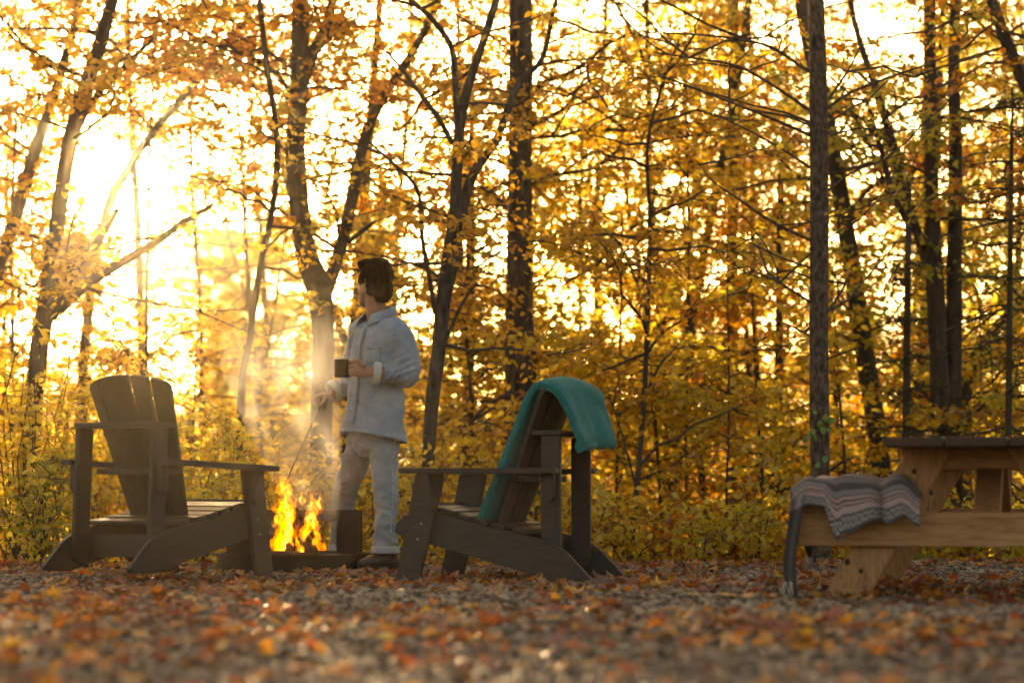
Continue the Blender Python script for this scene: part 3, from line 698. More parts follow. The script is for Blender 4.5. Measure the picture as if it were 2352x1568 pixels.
# ------------------------------------------------------------------ undergrowth shrubs
def shrub(x, y, h, w, leaf, size, nst, nleaf, label, group, name='shrub', nsub=9):
    z0 = gz(x, y) - .03; org = np.array([x, y, z0])
    root = empty(name, label, 'shrub', org, group=group)
    a = rng.random(nst) * 2 * PI; sp = rng.uniform(.15, 1, nst) * w; hh = h * rng.uniform(.55, 1.1, nst)
    t = np.linspace(0, 1, 7)
    P = org + np.stack([np.cos(a)[:, None] * sp[:, None] * t ** .8, np.sin(a)[:, None] * sp[:, None] * .6 * t ** .8, hh[:, None] * (t[None] * 1.25 - .25 * t[None] ** 2.5)], -1)
    P[:, 1:] += rng.normal(0, .025, (nst, 6, 3))
    V1, Q1 = tubes_batch(P, np.linspace(.007, .002, 7)[None] * np.ones((nst, 1)), 4)
    nt_ = nst * nsub; bi = np.repeat(np.arange(nst), nsub); f = rng.uniform(.12, 1, nt_) * 5.999; i0 = f.astype(int); fr = (f - i0)[:, None]
    T0 = P[bi, i0] * (1 - fr) + P[bi, i0 + 1] * fr
    TD = unit(rng.normal(0, 1, (nt_, 3)) * np.array([1, 1, .55])); tt = np.linspace(0, 1, 4); TL = rng.uniform(.10, .30, nt_)
    TP = T0[:, None] + TD[:, None] * (tt[None, :, None] * TL[:, None, None])
    V2, Q2 = tubes_batch(TP, np.full((nt_, 4), .002), 3)
    link('branches', np_mesh('branches', np.concatenate([V1, V2]) - org, np.concatenate([Q1, Q2 + len(V1)])), M['twig'], root)['kind'] = 'stuff'
    li = np.repeat(np.arange(nt_), nleaf); lf = rng.uniform(0.1, 1.0, len(li)) * 2.999; l0 = lf.astype(int); lr = (lf - l0)[:, None]
    LP = TP[li, l0] * (1 - lr) + TP[li, l0 + 1] * lr + rng.normal(0, .035, (len(li), 3))
    LP[:, 2] = np.maximum(LP[:, 2], z0 + .02)
    px, py = proj(LP); kp = rng.random(len(LP)) < np.clip(keep(px, py) * 1.3, 0, 1)
    link('crown', leaves_mesh('crown', LP[kp] - org, size, .45, .62), Y[leaf], root)['kind'] = 'stuff'
def hw(h): return 'tall' if h >= 1.5 else 'knee-high' if h < 1 else 'waist-high'
def place(px, d): return (px - 1176) / S(d), d
gl = 'leafy yellow shrub in the thicket left of the fire'
for px, d, h, w, lf in [(-60, 15.6, 1.9, .55, 'yellow'), (40, 15.9, 1.75, .55, 'yellow'), (130, 16.4, 1.45, .6, 'yellow'), (230, 15.9, 1.0, .5, 'yellow'), (300, 16.8, 1.55, .6, 'amber'), (400, 16.2, 1.15, .55, 'green'),
                        (480, 17.2, 1.25, .65, 'yellow'), (545, 16.3, .95, .55, 'yellow'), (630, 17.4, .95, .6, 'yellow'), (690, 16.4, .75, .5, 'yellow'), (180, 17.8, 1.3, .7, 'amber'), (20, 17.4, 1.6, .7, 'yellow'), (90, 15.45, .8, .45, 'green'), (470, 15.5, .6, .4, 'yellow')]:
    x, y = place(px, d); shrub(x, y, h, w, lf, .064, 12, 6, f'{hw(h)} {names[lf].replace("thin ", "")} shrub in the thicket behind the empty brown chair', f'{hw(h)} {names[lf]} shrubs of the thicket')
for px, d, h, w, lf in [(800, 16.6, 1.2, .5, 'olive'), (900, 17.5, 1.2, .6, 'yellow'), (960, 16.2, .9, .45, 'yellow'), (1040, 17.8, 1.2, .6, 'amber'), (1120, 16.5, 1.1, .5, 'olive'), (1230, 17.6, 1.6, .6, 'amber'),
                        (1320, 16.4, 1.1, .5, 'yellow'), (1370, 18.3, 1.4, .7, 'amber'), (1450, 16.8, 1.2, .55, 'yellow'), (1530, 17.8, 1.5, .6, 'orange'), (1600, 16.5, 1.0, .5, 'yellow'), (1660, 18.2, 1.2, .65, 'orange'), (1740, 17.0, 1.2, .55, 'yellow'), (1810, 18.4, 1.2, .6, 'amber'), (1560, 19.5, 1.4, .7, 'amber'), (1260, 20, 1.5, .7, 'yellow')]:
    x, y = place(px, d); shrub(x, y, h * (rnd.uniform(.6, 1.1) if px < 1150 else rnd.uniform(.35, .75)), w, lf, .066, 10 if px < 1150 else 7, 6, f'{hw(h)} {names[lf].replace("thin ", "")} shrub at the foot of the trees behind ' + ('the man' if px < 1100 else 'the blanket chair' if px < 1400 else 'the open gravel'), f'{hw(h)} {names[lf]} shrubs behind the gravel')
for px, d, h, w, lf in [(1930, 16.6, 1.0, .5, 'yellow'), (2010, 17.6, 1.5, .6, 'amber'), (2090, 16.4, 1.0, .5, 'green'), (2150, 18.3, 1.7, .7, 'orange'), (2220, 16.8, 1.2, .55, 'yellow'), (2300, 17.8, 1.6, .65, 'amber'), (2370, 16.3, 1.1, .55, 'green'), (2430, 17.5, 1.7, .65, 'yellow')]:
    x, y = place(px, d); shrub(x, y, h * (rnd.uniform(.6, 1.1) if px < 1150 else rnd.uniform(.35, .75)), w, lf, .066, 10 if px < 1150 else 7, 6, f'{hw(h)} {names[lf].replace("thin ", "")} shrub beyond the picnic table', f'{hw(h)} {names[lf]} shrubs beyond the table')

# ------------------------------------------------------------------ chairs
M['chair'] = noisy('chair_resin', [(0.3, (0.040, 0.030, 0.020)), (0.7, (0.060, 0.045, 0.031))], 9, 0.55, 0.25, 0.002, (1, 6, 6), 5, 0.4, 60)
M['bolt'] = noisy('bolt_steel', [(0.3, (0.35, 0.33, 0.3)), (0.7, (0.5, 0.48, 0.45))], 40, 0.4, 0)
def xz(y): return Matrix(((1, 0, 0, 0), (0, 0, -1, y), (0, 1, 0, 0), (0, 0, 0, 1)))   # outline drawn in the x-z plane
def make_chair(label, loc, rot):
    c = empty('adirondack_chair', label, 'chair', loc, rot)
    m = M['chair']
    def p(n, vf, mt=m): return part(n, vf[0], vf[1], mt, c, None, False)
    rail = [(.084, .25), (.072, .303), (-.024, .373), (-.2, .350), (-.434, .285), (-.56, .262), (-.715, .222), (-.80, .19), (-.855, .155), (-.985, .02), (-.97, 0), (-.80, 0), (-.56, .07), (-.21, .165), (.048, .235)]
    for s in (1, -1):
        p('side_rail', prism(rail, .036, xz(s * .31), .006, 2))
        lg = p('front_leg', prism([(.065, 0), (-.065, 0), (-.19, .50), (-.20, .5585), (-.045, .5585), (-.035, .50)], .036, xz(s * .347), .006, 2))
        for zz in (.22, .30):
            part('bolt', *prism([(-.07 - (zz - .26) * .25 + .0045 * math.cos(a), zz + .0045 * math.sin(a)) for a in np.linspace(0, 5.6, 9)], .004, xz(s * .366), 0), M['bolt'], lg)
        ps = p('back_post', prism([(-.705, .02), (-.81, .07), (-.81, .752), (-.705, .752)], .036, xz(s * .273), .006, 2))
        for zz in (.10, .16, .47, .52):
            part('bolt', *prism([(-.757 + .004 * math.cos(a), zz + .004 * math.sin(a)) for a in np.linspace(0, 5.6, 9)], .004, xz(s * .292), 0), M['bolt'], ps)
        arm = [(.03, .06), (.0, .075), (-.12, .08), (-.40, .07), (-.80, .045), (-.815, .03), (-.815, -.045), (-.12, -.07), (.0, -.068), (.03, -.055)]
        p('armrest', prism([(x, y * s) for x, y in (arm if s > 0 else arm[::-1])], .028, Matrix.Translation((0, s * .355, .5725)), .006, 2))
        p('arm_bracket', prism([(-.085, .5582), (-.135, .5582), (-.165, .40), (-.150, .37), (-.128, .38)], .05, xz(s * .389), .005, 2))
        p('arm_bracket', prism([(-.735, .5582), (-.79, .5582), (-.785, .43), (-.765, .41), (-.745, .43)], .05, xz(s * .317), .005, 2))
    # seat slats follow the sloping rails
    line = [(.035, .335), (-.024, .376), (-.2, .352), (-.434, .287), (-.56, .264), (-.66, .24)]
    lx = [q[0] for q in line]; lz = [q[1] for q in line]
    for k, x in enumerate([-.035, -.125, -.215, -.305, -.395, -.485, -.605]):
        z = np.interp(-x, [-v for v in lx], lz); z2 = np.interp(-x + .04, [-v for v in lx], lz); z1 = np.interp(-x - .04, [-v for v in lx], lz)
        w = .080
        fr = frame((x, 0, z + .013), (0, 1, 0), (-.08, 0, z2 - z1))
        p('seat_slat', prism([(-.335, -w / 2), (.335, -w / 2), (.335, w / 2), (-.335, w / 2)], .024, fr, .006, 2))
    p('apron', prism([(-.29, -.045), (.29, -.045), (.29, .045), (-.29, .045)], .022, frame((.055, 0, .30), (0, 1, 0), (-.3, 0, 1)), .005, 2))
    p('stretcher', prism([(-.29, -.06), (.29, -.06), (.29, .06), (-.29, .06)], .024, frame((-.66, 0, .14), (0, 1, 0), (.1, 0, 1)), .005, 2))
    # fan back of five slats, gently cupped, tops cut to an arch
    lean = Vector((-.32, 0, .77)).normalized(); bot = Vector((-.455, 0, .265)); Hh = .83
    n = 5
    def q(u, t):     # u across -1..1, t up 0..1
        hw = .205 + (.315 - .205) * t
        y = hw * u; cup = .055 * u * u * (.5 + .5 * t)
        return bot + lean * (Hh * t) + Vector((0, y, 0)) + Vector((1, 0, .35)).normalized() * cup
    for k in range(n):
        u0, u1 = -1 + 2 * k / n + .034, -1 + 2 * (k + 1) / n - .034
        V = []; Fc = []; ts = 12; us = 4
        for layer in (0, 1):
            for i in range(ts + 1):
                for j in range(us + 1):
                    u = u0 + (u1 - u0) * j / us
                    top = 1 - .085 * (abs(u) ** 2.2) - (.02 if abs(u) > .93 else 0)
                    t = top * i / ts
                    P = q(u, t); 
                    if layer: P = P + Vector((-.77, 0, -.32)).normalized() * .020
                    V.append(P)
        nn = (ts + 1) * (us + 1)
        for i in range(ts):
            for j in range(us):
                a = i * (us + 1) + j
                Fc.append((a, a + 1, a + us + 2, a + us + 1)); Fc.append((nn + a, nn + a + us + 1, nn + a + us + 2, nn + a + 1))
        ring = [j for j in range(us + 1)] + [i * (us + 1) + us for i in range(1, ts + 1)] + [ts * (us + 1) + j for j in range(us - 1, -1, -1)] + [i * (us + 1) for i in range(ts - 1, 0, -1)]
        for a, b in zip(ring, ring[1:] + ring[:1]): Fc.append((a, nn + a, nn + b, b))
        part('back_slat', V, Fc, m, c, None, False)
    def rail_curve(z, xb, half, tk, depth):
        t = (z - bot.z) / (lean.z * Hh)
        pts = []
        for u in np.linspace(-1, 1, 13):
            P = q(u, t); pts.append((P.x - .026 - .012, P.y * half / abs(q(1, t).y)))
        back = [(xb, half), (xb, -half)]
        p('back_rail', prism([(x, y) for x, y in pts] + back, tk, Matrix.Translation((0, 0, z)), .004, 1))
    rail_curve(.767, -.815, .295, .026, .06)
    rail_curve(.53, -.68, .255, .03, .06)
    return c
chair_a = make_chair('empty brown slatted garden chair seen from behind, left of the fire', (-1.615, 13.24, 0.015), (0, R(2.3), R(54)))
chair_b = make_chair('brown slatted garden chair with a teal blanket over its back, right of the man', (-.434, 12.95, 0), (0, 0, R(162)))
CH = Matrix.Translation((-.434, 12.95, 0)) @ Matrix.Rotation(R(162), 4, 'Z')

# teal blanket: one folded throw laid over the chair back
def teal():
    # profile in the chair's x-z plane, from the seat up the front, over the top and down behind
    prof = [(-.415, .300), (-.44, .36), (-.52, .55), (-.60, .74), (-.672, .92), (-.705, .975), (-.73, 1.0), (-.765, 1.002), (-.795, .965), (-.825, .89), (-.855, .81), (-.88, .74), (-.895, .69), (-.905, .655)]
    Q = catmull(np.array([(x, 0, z) for x, z in prof]), 5); nq = len(Q); nu = 29
    V = []
    for i, c in enumerate(Q):
        s = i / (nq - 1)
        top = math.exp(-((s - .58) / .13) ** 2); back = min(1, max(0, (s - .5) / .12))
        for j in range(nu):
            u = -1 + 2 * j / (nu - 1)                       # +1 is the side towards the table
            hw = .275 + .035 * back
            cup = .045 * u * u * (1 - back)
            far = (1 - u) / 2
            dz = .024 * top * math.sin(PI * min(1, far * 1.05)) ** .8 + .015 * top * far - .02 * top * (u > .9)
            dx = back * far * (-.045 + .055 * min(1, max(0, (s - .62) / .38))) - .012 * back * math.sin(4 * u + 5 * s)
            hang = back * (s - .6) * (.12 * math.sin(PI * far) * -.2 + .24 * far - .14 * max(0, far - .82) * 4)
            wv = .018 * back * noise.noise(Vector((u * 2.1, s * 9, 4))) + .003 * back * noise.noise(Vector((u * 5, s * 9, 9)))
            V.append((c[0] + cup + dx + wv * 1.5, u * hw, c[2] + dz + hang + wv))
    Fc = [(i * nu + j, i * nu + j + 1, (i + 1) * nu + j + 1, (i + 1) * nu + j) for i in range(nq - 1) for j in range(nu - 1)]
    M['teal'] = noisy('teal_wool', [(0.25, (0.004, 0.105, 0.098)), (0.5, (0.006, 0.155, 0.142)), (0.75, (0.012, 0.205, 0.185))], 60, 0.95, 0.6, 0.004, None, 6, 0.1, 260, sheen=.12)
    o = part('teal_blanket', V, Fc, M['teal'])
    o.matrix_world = CH
    s = o.modifiers.new('thick', 'SOLIDIFY'); s.thickness = .042; s.offset = 0.8
    b = o.modifiers.new('round', 'SUBSURF'); b.levels = 1; b.render_levels = 2
    tag(o, 'folded teal wool blanket draped over the back of the right garden chair', 'blanket')
teal()

# ------------------------------------------------------------------ picnic table
def wood(name, dark=1.0, axis=(1, 14, 14), sc=5):
    m, nt, N, L, B = mat(name)
    n = noise_node(N, L, sc, 6, .6, 'Object', axis, 1.2); n2 = noise_node(N, L, 2.2, 3, .5)
    r = ramp(N, [(0.28, (.27 * dark, .115 * dark, .040 * dark)), (.5, (.50 * dark, .245 * dark, .100 * dark)), (.72, (.62 * dark, .330 * dark, .148 * dark))])
    L.new(n.outputs[0], r.inputs[0])
    mx = N.new('ShaderNodeMix'); mx.data_type = 'RGBA'; mx.blend_type = 'MULTIPLY'; mx.inputs[0].default_value = .55
    r2 = ramp(N, [(.3, (.55, .5, .45)), (.6, (1, 1, 1))]); L.new(n2.outputs[0], r2.inputs[0])
    L.new(r.outputs[0], mx.inputs[6]); L.new(r2.outputs[0], mx.inputs[7]); L.new(mx.outputs[2], B.inputs['Base Color'])
    B.inputs['Roughness'].default_value = .62; B.inputs['Specular IOR Level'].default_value = .35
    bump(N, L, n.outputs[0], B, .35, .003); return m
M['wood_x'] = wood('pine_brace', 1, (1, 14, 12)); M['wood_y'] = wood('pine_board', .85, (14, 1, 14)); M['wood_z'] = wood('pine_leg', .95, (12, 14, 2.2))
M['wood_top'] = wood('dark_top', .16, (14, 1, 14))  # top boards: same pine grain in a much darker tone
M['knot'] = noisy('knot', [(.3, (.03, .018, .01)), (.7, (.07, .04, .02))], 30, .8, 0)
TR = R(-13.6)
TL_ = (2.063, 10.66, -.005); TM = Matrix.Translation(TL_) @ Matrix.Rotation(TR, 4, 'Z')
tb = empty('picnic_table', 'heavy wooden picnic table with slanted legs and a striped blanket on its bench', 'table', TL_, (0, 0, TR))
def tp(n, vf, mt): return part(n, vf[0], vf[1], M[mt], tb, None, False)
for k in range(3):
    tp('top_board', box((-.268 + .268 * k, .85, .689), (.257, 2.46, .042), .004), 'wood_top')
for fy in (0, 1.7):
    for s in (-1, 1):
        lg = tp('leg', prism([(s * .70, 0), (s * .50, 0), (s * .115, .667), (s * .315, .667)][::s], .042, xz(fy), .004), 'wood_z')
        if fy == 0 and s == -1:
            for kx, kz, kr in ((-.585, .165, .012), (-.525, .125, .009), (-.288, .565, .009)):
                part('knot', *prism([(kx + kr * math.cos(a), kz + 1.4 * kr * math.sin(a)) for a in np.linspace(0, 5.9, 14)], .003, xz(fy - .0218), 0), M['knot'], lg)
    tp('cross_brace', prism([(-.80, .235), (.80, .235), (.80, .385), (-.80, .385)], .042, xz(fy - .0425 if fy == 0 else fy + .0425), .004), 'wood_x')
    tp('top_cleat', box((0, fy + (.0425 if fy == 0 else -.0425), .6225), (.70, .042, .089), .004), 'wood_x')
for s in (-1, 1):
    tp('bench_board', box((s * .675, .88, .4065), (.255, 1.92, .042), .004), 'wood_y')
for a, b in ((.0, .62), (1.7, 1.08)):
    fr = frame((0.02, (a + b) / 2, (.30 + .665) / 2), (1, 0, 0), (0, b - a, .365)); Ln = math.hypot(b - a, .365)
    tp('diagonal_brace', prism([(-.06, -Ln / 2), (.06, -Ln / 2), (.06, Ln / 2), (-.06, Ln / 2)], .045, fr, .004), 'wood_z')

# striped blanket on the bench and over the brace
def serape():
    nu, nv = 96, 60
    V = []; UV = []
    def sm(a, b, x):
        t = min(1, max(0, (x - a) / (b - a))); return t * t * (3 - 2 * t)
    for i in range(nu + 1):
        s = i / nu
        for j in range(nv + 1):
            t = j / nv
            if s < .30:          # curtain hanging on the outer side of the bench
                f = s / .30
                yy = .72 - (.72 + .15) * min(1, t / .62)
                w_near = math.exp(-((yy + .15) / .22) ** 2); w_far = math.exp(-((yy - .70) / .14) ** 2)
                zb = .30 - .285 * w_near - .16 * w_far
                x = -.815 - .018 * (1 - f) * math.sin(yy * 14) - .03 * (1 - f) ** .7 * math.exp(-((yy + .15) / .10) ** 2) - .012 * math.sin(f * 5) 
                z = zb + (.462 - zb) * f
                tt = max(0, (t - .62) / .38)
                y = yy - .03 * tt * (1 - f) ; x += .045 * tt * (1 - f) + .05 * tt * f; z = z + .03 * tt * f + .0 * tt
            else:
                f = (s - .30) / .70
                x = -.818 + .565 * f
                hump = .462 + .062 * sm(-.83, -.73, x) - .030 * math.exp(-((x + .425) / .035) ** 2) - .06 * sm(-.34, -.26, x) + .008 * math.sin(x * 30)
                if x < -.42: drop = .265 * sm(-.675, -.60, x) - .10 * sm(-.575, -.42, x)
                else: drop = .165 + .05 * sm(-.42, -.385, x) - .06 * sm(-.385, -.28, x)
                if t < .62:
                    y = .72 - (.72 + .10) * t / .62; z = hump + .010 * math.sin(9 * y + 12 * x)
                else:
                    q = (t - .62) / .38
                    lead = .13 * (1 - sm(-.66, -.58, x))
                    rr = .04
                    a = min(q * (drop + lead + .001) / rr, PI / 2)
                    out = rr * math.sin(a); dn = rr * (1 - math.cos(a)) + max(0, q * (drop + lead) - rr * PI / 2)
                    fld = .035 * math.exp(-((x + .425) / .022) ** 2) - .022 * sm(-.41, -.385, x) - .018 * math.exp(-((x + .50) / .05) ** 2)
                    y = -.10 - out + fld * min(1, q * 1.6) * (drop > .05) - .06 * q * drop
                    z = hump - dn
            V.append((x, y, z)); UV.append((s, t))
    Fc = [(i * (nv + 1) + j, i * (nv + 1) + j + 1, (i + 1) * (nv + 1) + j + 1, (i + 1) * (nv + 1) + j) for i in range(nu) for j in range(nv)]
    m, nt, N, L, B = mat('serape_weave')
    uv = N.new('ShaderNodeUVMap'); sx = N.new('ShaderNodeSeparateXYZ'); L.new(uv.outputs[0], sx.inputs[0])
    g, lt, dk, pk = (.125, .092, .082), (.25, .19, .168), (.035, .032, .03), (.58, .40, .36)
    st = [(0, g), (.08, dk), (.12, g), (.16, lt), (.20, g), (.28, pk), (.34, g), (.42, dk), (.47, lt), (.485, dk), (.53, g), (.60, lt), (.625, g), (.66, lt), (.68, g), (.72, (.30, .26, .25)), (.755, g), (.765, pk), (.785, g), (.80, pk), (.815, g), (.825, pk), (.875, dk), (.885, lt), (.975, dk), (.985, lt)]
    # two ramps because a ramp holds 32 stops
    r = ramp(N, st, 'CONSTANT'); L.new(sx.outputs[1], r.inputs[0])
    # woven border: rows of diamonds
    def mth(op, a, b=None):
        q = N.new('ShaderNodeMath'); q.operation = op
        for k, v in enumerate((a, b)):
            if v is None: continue
            if isinstance(v, (int, float)): q.inputs[k].default_value = v
            else: L.new(v, q.inputs[k])
        return q.outputs[0]
    fx = mth('PINGPONG', mth('MULTIPLY', sx.outputs[0], 34), .5)
    fy = mth('PINGPONG', mth('MULTIPLY', mth('SUBTRACT', sx.outputs[1], .885), 1 / .09), .5)
    dsum = mth('ADD', fx, fy)
    wl_ = (.62, .54, .48); rd = ramp(N, [(0, dk), (.20, dk), (.21, wl_), (.40, wl_), (.41, dk), (.62, dk), (.63, wl_), (.80, wl_), (.81, dk), (1, dk)], 'CONSTANT'); L.new(dsum, rd.inputs[0])
    inb = mth('MULTIPLY', mth('GREATER_THAN', sx.outputs[1], .885), mth('LESS_THAN', sx.outputs[1], .975))
    mx = N.new('ShaderNodeMix'); mx.data_type = 'RGBA'; L.new(inb, mx.inputs[0]); L.new(r.outputs[0], mx.inputs[6]); L.new(rd.outputs[0], mx.inputs[7])
    n = noise_node(N, L, 180, 3); mz = N.new('ShaderNodeMix'); mz.data_type = 'RGBA'; mz.blend_type = 'MULTIPLY'; mz.inputs[0].default_value = .6
    L.new(mx.outputs[2], mz.inputs[6]); L.new(n.outputs[0], mz.inputs[7]); 
    end = mth('MULTIPLY_ADD', mth('GREATER_THAN', sx.outputs[0], .25), .70); end.node.inputs[2].default_value = .30  # hanging end darkened in the colour, standing for shade on its underside
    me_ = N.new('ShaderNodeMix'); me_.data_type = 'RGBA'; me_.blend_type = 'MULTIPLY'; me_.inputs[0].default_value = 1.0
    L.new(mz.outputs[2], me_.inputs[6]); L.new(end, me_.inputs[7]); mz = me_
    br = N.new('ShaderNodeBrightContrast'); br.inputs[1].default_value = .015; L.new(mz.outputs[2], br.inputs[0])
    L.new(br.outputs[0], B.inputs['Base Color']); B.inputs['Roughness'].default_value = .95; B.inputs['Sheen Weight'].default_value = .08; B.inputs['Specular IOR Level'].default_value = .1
    bump(N, L, n.outputs[0], B, .7, .004)
    M['serape'] = m
    root = empty('striped_blanket', 'grey and pink striped woven blanket draped over the picnic bench end', 'blanket', TL_, (0, 0, TR))
    me = vf_mesh('cloth', V, Fc); ul = me.uv_layers.new(name='UVMap')
    idx = np.empty(len(me.loops), np.int32); me.loops.foreach_get('vertex_index', idx)
    ul.data.foreach_set('uv', np.array(UV, np.float32)[idx].ravel())
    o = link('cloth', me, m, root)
    sd = o.modifiers.new('thick', 'SOLIDIFY'); sd.thickness = .017; sd.offset = 1
    sb = o.modifiers.new('round', 'SUBSURF'); sb.levels = 1; sb.render_levels = 1
    fm = noisy('fringe_yarn', [(.3, (.30, .25, .22)), (.7, (.5, .42, .38))], 60, .95, 0)
    for yy, z0, n_ in ((-.15, .03, 16), (.70, .16, 12)):
        L_ = []
        for k in range(n_):
            x = -.85 + .05 * rnd.random(); y = yy + rnd.uniform(-.06, .05)
            L_.append(tube([(x, y, z0 + .05), (x + rnd.gauss(0, .008), y + rnd.gauss(0, .01), z0), (x + rnd.gauss(0, .016), y + rnd.gauss(0, .015), max(.003, z0 - .055))], [.003, .003, .0015], 5))
        part('fringe', *joinvf(L_), fm, root)
serape()

# ------------------------------------------------------------------ fire ring, logs, flames
FC = np.array([-1.285, 14.18]); FR = .43
M['iron'] = noisy('black_iron', [(.3, (.004, .0036, .0032)), (.7, (.010, .009, .008))], 20, .65, .3, .002, None, 5, .25)
M['rust'] = noisy('rusty_iron', [(.3, (.010, .006, .004)), (.7, (.04, .020, .011))], 22, .8, .3, .002)
def arc_wall(r, a0, a1, z0, z1, t, n, corner=None):
    V = []; Fc = []
    for i in range(n + 1):
        a = a0 + (a1 - a0) * i / n; zt = z1
        if corner:
            e = (i / n) / .16
            if e < 1: zt = z1 - corner * (1 - math.sqrt(max(0, 1 - (1 - e) ** 2)))
        for rr, z in ((r, z0), (r + t, z0), (r + t, zt), (r, zt)):
            V.append((FC[0] + rr * math.cos(a), FC[1] + rr * math.sin(a), z))
    for i in range(n):
        for k in range(4): Fc.append((i * 4 + k, i * 4 + (k + 1) % 4, i * 4 + 4 + (k + 1) % 4, i * 4 + 4 + k))
    Fc += [(0, 1, 2, 3), (n * 4 + 3, n * 4 + 2, n * 4 + 1, n * 4)]
    return np.array(V), Fc
ring = empty('fire_ring', 'low black iron fire ring with a raised wind screen at its back', 'fire pit', (FC[0], FC[1], 0))
FO = (FC[0], FC[1], 0)
part('ring_wall', *arc_wall(FR, 0, 2 * PI, -.05, .095, .008, 72), M['iron'], ring, FO, False)
part('rim', *arc_wall(FR - .004, 0, 2 * PI, .0955, .105, .03, 72), M['rust'], ring, FO, False)
part('screen_cheek', *arc_wall(FR - .012, R(19), R(56), .0, .352, .006, 20, .05), M['iron'], ring, FO, False)
part('screen_cheek', *arc_wall(FR - .012, R(161), R(124), .0, .352, .006, 20, .05), M['iron'], ring, FO, False)
part('screen_bar', *arc_wall(FR - .0125, R(56.3), R(123.7), .285, .350, .006, 26), M['rust'], ring, FO, False)
ash = noisy('ash', [(.3, (.05, .045, .04)), (.7, (.22, .20, .18))], 25, .95, .6, .01)
def ash_bed():
    V = [(FC[0], FC[1], .06)]; Fc = []; nr, na = 6, 36
    for i in range(1, nr + 1):
        for j in range(na):
            a = 2 * PI * j / na; r = (FR - .005) * i / nr
            V.append((FC[0] + r * math.cos(a), FC[1] + r * math.sin(a), .055 - .03 * (i / nr) ** 2 + .012 * noise.noise(Vector((r * 14 * math.cos(a), r * 14 * math.sin(a), 1)))))
    for j in range(na): Fc.append((0, 1 + j, 1 + (j + 1) % na))
    for i in range(nr - 1):
        for j in range(na):
            a = 1 + i * na + j; b = 1 + i * na + (j + 1) % na; Fc.append((a, a + na, b + na, b))
    part('ash_bed', V, Fc, ash, ring, FO)
ash_bed()
M['char'] = noisy('charred_wood', [(.35, (.010, .008, .007)), (.6, (.045, .028, .018)), (.8, (.12, .07, .04))], 24, .9, .8, .012, (1, 1, .4))
for lb, a, b, r in (('charred log standing upright among the flames', (-.03, -.05, .05), (.0, .02, .36), .042),
                    ('charred log leaning to the right in the fire', (.14, -.12, .06), (.02, .04, .27), .04),
                    ('charred log leaning to the left in the fire', (-.20, -.10, .06), (-.04, .05, .28), .045),
                    ('short split log lying across the front of the ash bed', (-.16, -.19, .085), (.15, -.17, .082), .035)):
    A = np.array([FC[0] + a[0], FC[1] + a[1], a[2]]); B_ = np.array([FC[0] + b[0], FC[1] + b[1], b[2]])
    P = [A + (B_ - A) * t + rng.normal(0, .004, 3) for t in np.linspace(0, 1, 6)]
    V, Fc = tube(P, [r * .9, r, r * 1.02, r, r * .97, r * .9], 12, 2)
    V = V + np.array([noise.noise_vector(Vector(p * 22)) for p in V]) * .008
    tag(part('firewood_log', V, Fc, M['char']), lb, 'log', 'logs burning in the fire ring')
def flame_mat(name, col, st):
    m = bpy.data.materials.new(name); m.use_nodes = True; N = m.node_tree.nodes; L = m.node_tree.links
    N.remove(N['Principled BSDF'])
    e = N.new('ShaderNodeEmission'); e.inputs[0].default_value = (*col, 1); e.inputs[1].default_value = st
    tc = N.new('ShaderNodeTexCoord'); mp = N.new('ShaderNodeMapping'); mp.inputs['Scale'].default_value = (1, 1, .38); L.new(tc.outputs['Object'], mp.inputs[0])
    n = N.new('ShaderNodeTexNoise'); n.inputs['Scale'].default_value = 42; n.inputs['Detail'].default_value = 3; n.inputs['Distortion'].default_value = 1.0; L.new(mp.outputs[0], n.inputs['Vector'])
    q = N.new('ShaderNodeMapRange'); q.inputs[1].default_value = .40; q.inputs[2].default_value = .62; q.inputs[3].default_value = .12 * st; q.inputs[4].default_value = 2.1 * st
    L.new(n.outputs[0], q.inputs[0]); L.new(q.outputs[0], e.inputs[1])
    L.new(e.outputs[0], N['Material Output'].inputs['Volume']); return m
M['fl_out'] = flame_mat('flame_outer', (1.0, .19, .010), 16)
M['fl_mid'] = flame_mat('flame_middle', (1.0, .34, .028), 24)
M['fl_in'] = flame_mat('flame_core', (1.0, .54, .09), 44)
fire = empty('campfire_flames', 'tall orange and yellow flames burning in the iron ring', 'fire', (FC[0], FC[1], .05))
def tongue(pts, w, mt, d, seed, name='flame'):
    r_ = random.Random(seed); n = 14
    P = catmull(np.array([W(px, py, d + dd) for px, py, dd in pts]), 8); k = len(P)
    rad = np.array([w * (math.sin(PI * min(1, (i / (k - 1)) ** .62)) ** .8 + .05) * (1 - .35 * i / (k - 1)) for i in range(k)]) / S(d)
    ph = r_.uniform(0, 6)
    P = P + np.stack([np.sin(np.arange(k) * .75 + ph) * rad * .55, np.cos(np.arange(k) * .6 + ph) * rad * .4, np.zeros(k)], -1)
    V, Fc = tube(P, np.maximum(rad, .001), 9)
    c = catmull_axis(P, V); d_ = V - c
    d_[:, 1] *= .55
    V = c + d_ * (1 + .38 * np.array([noise.noise(Vector((p[0] * 26, p[1] * 26, p[2] * 13 + seed))) for p in V]))[:, None]
    part(name, V, Fc, M[mt], fire, (FC[0], FC[1], .05))
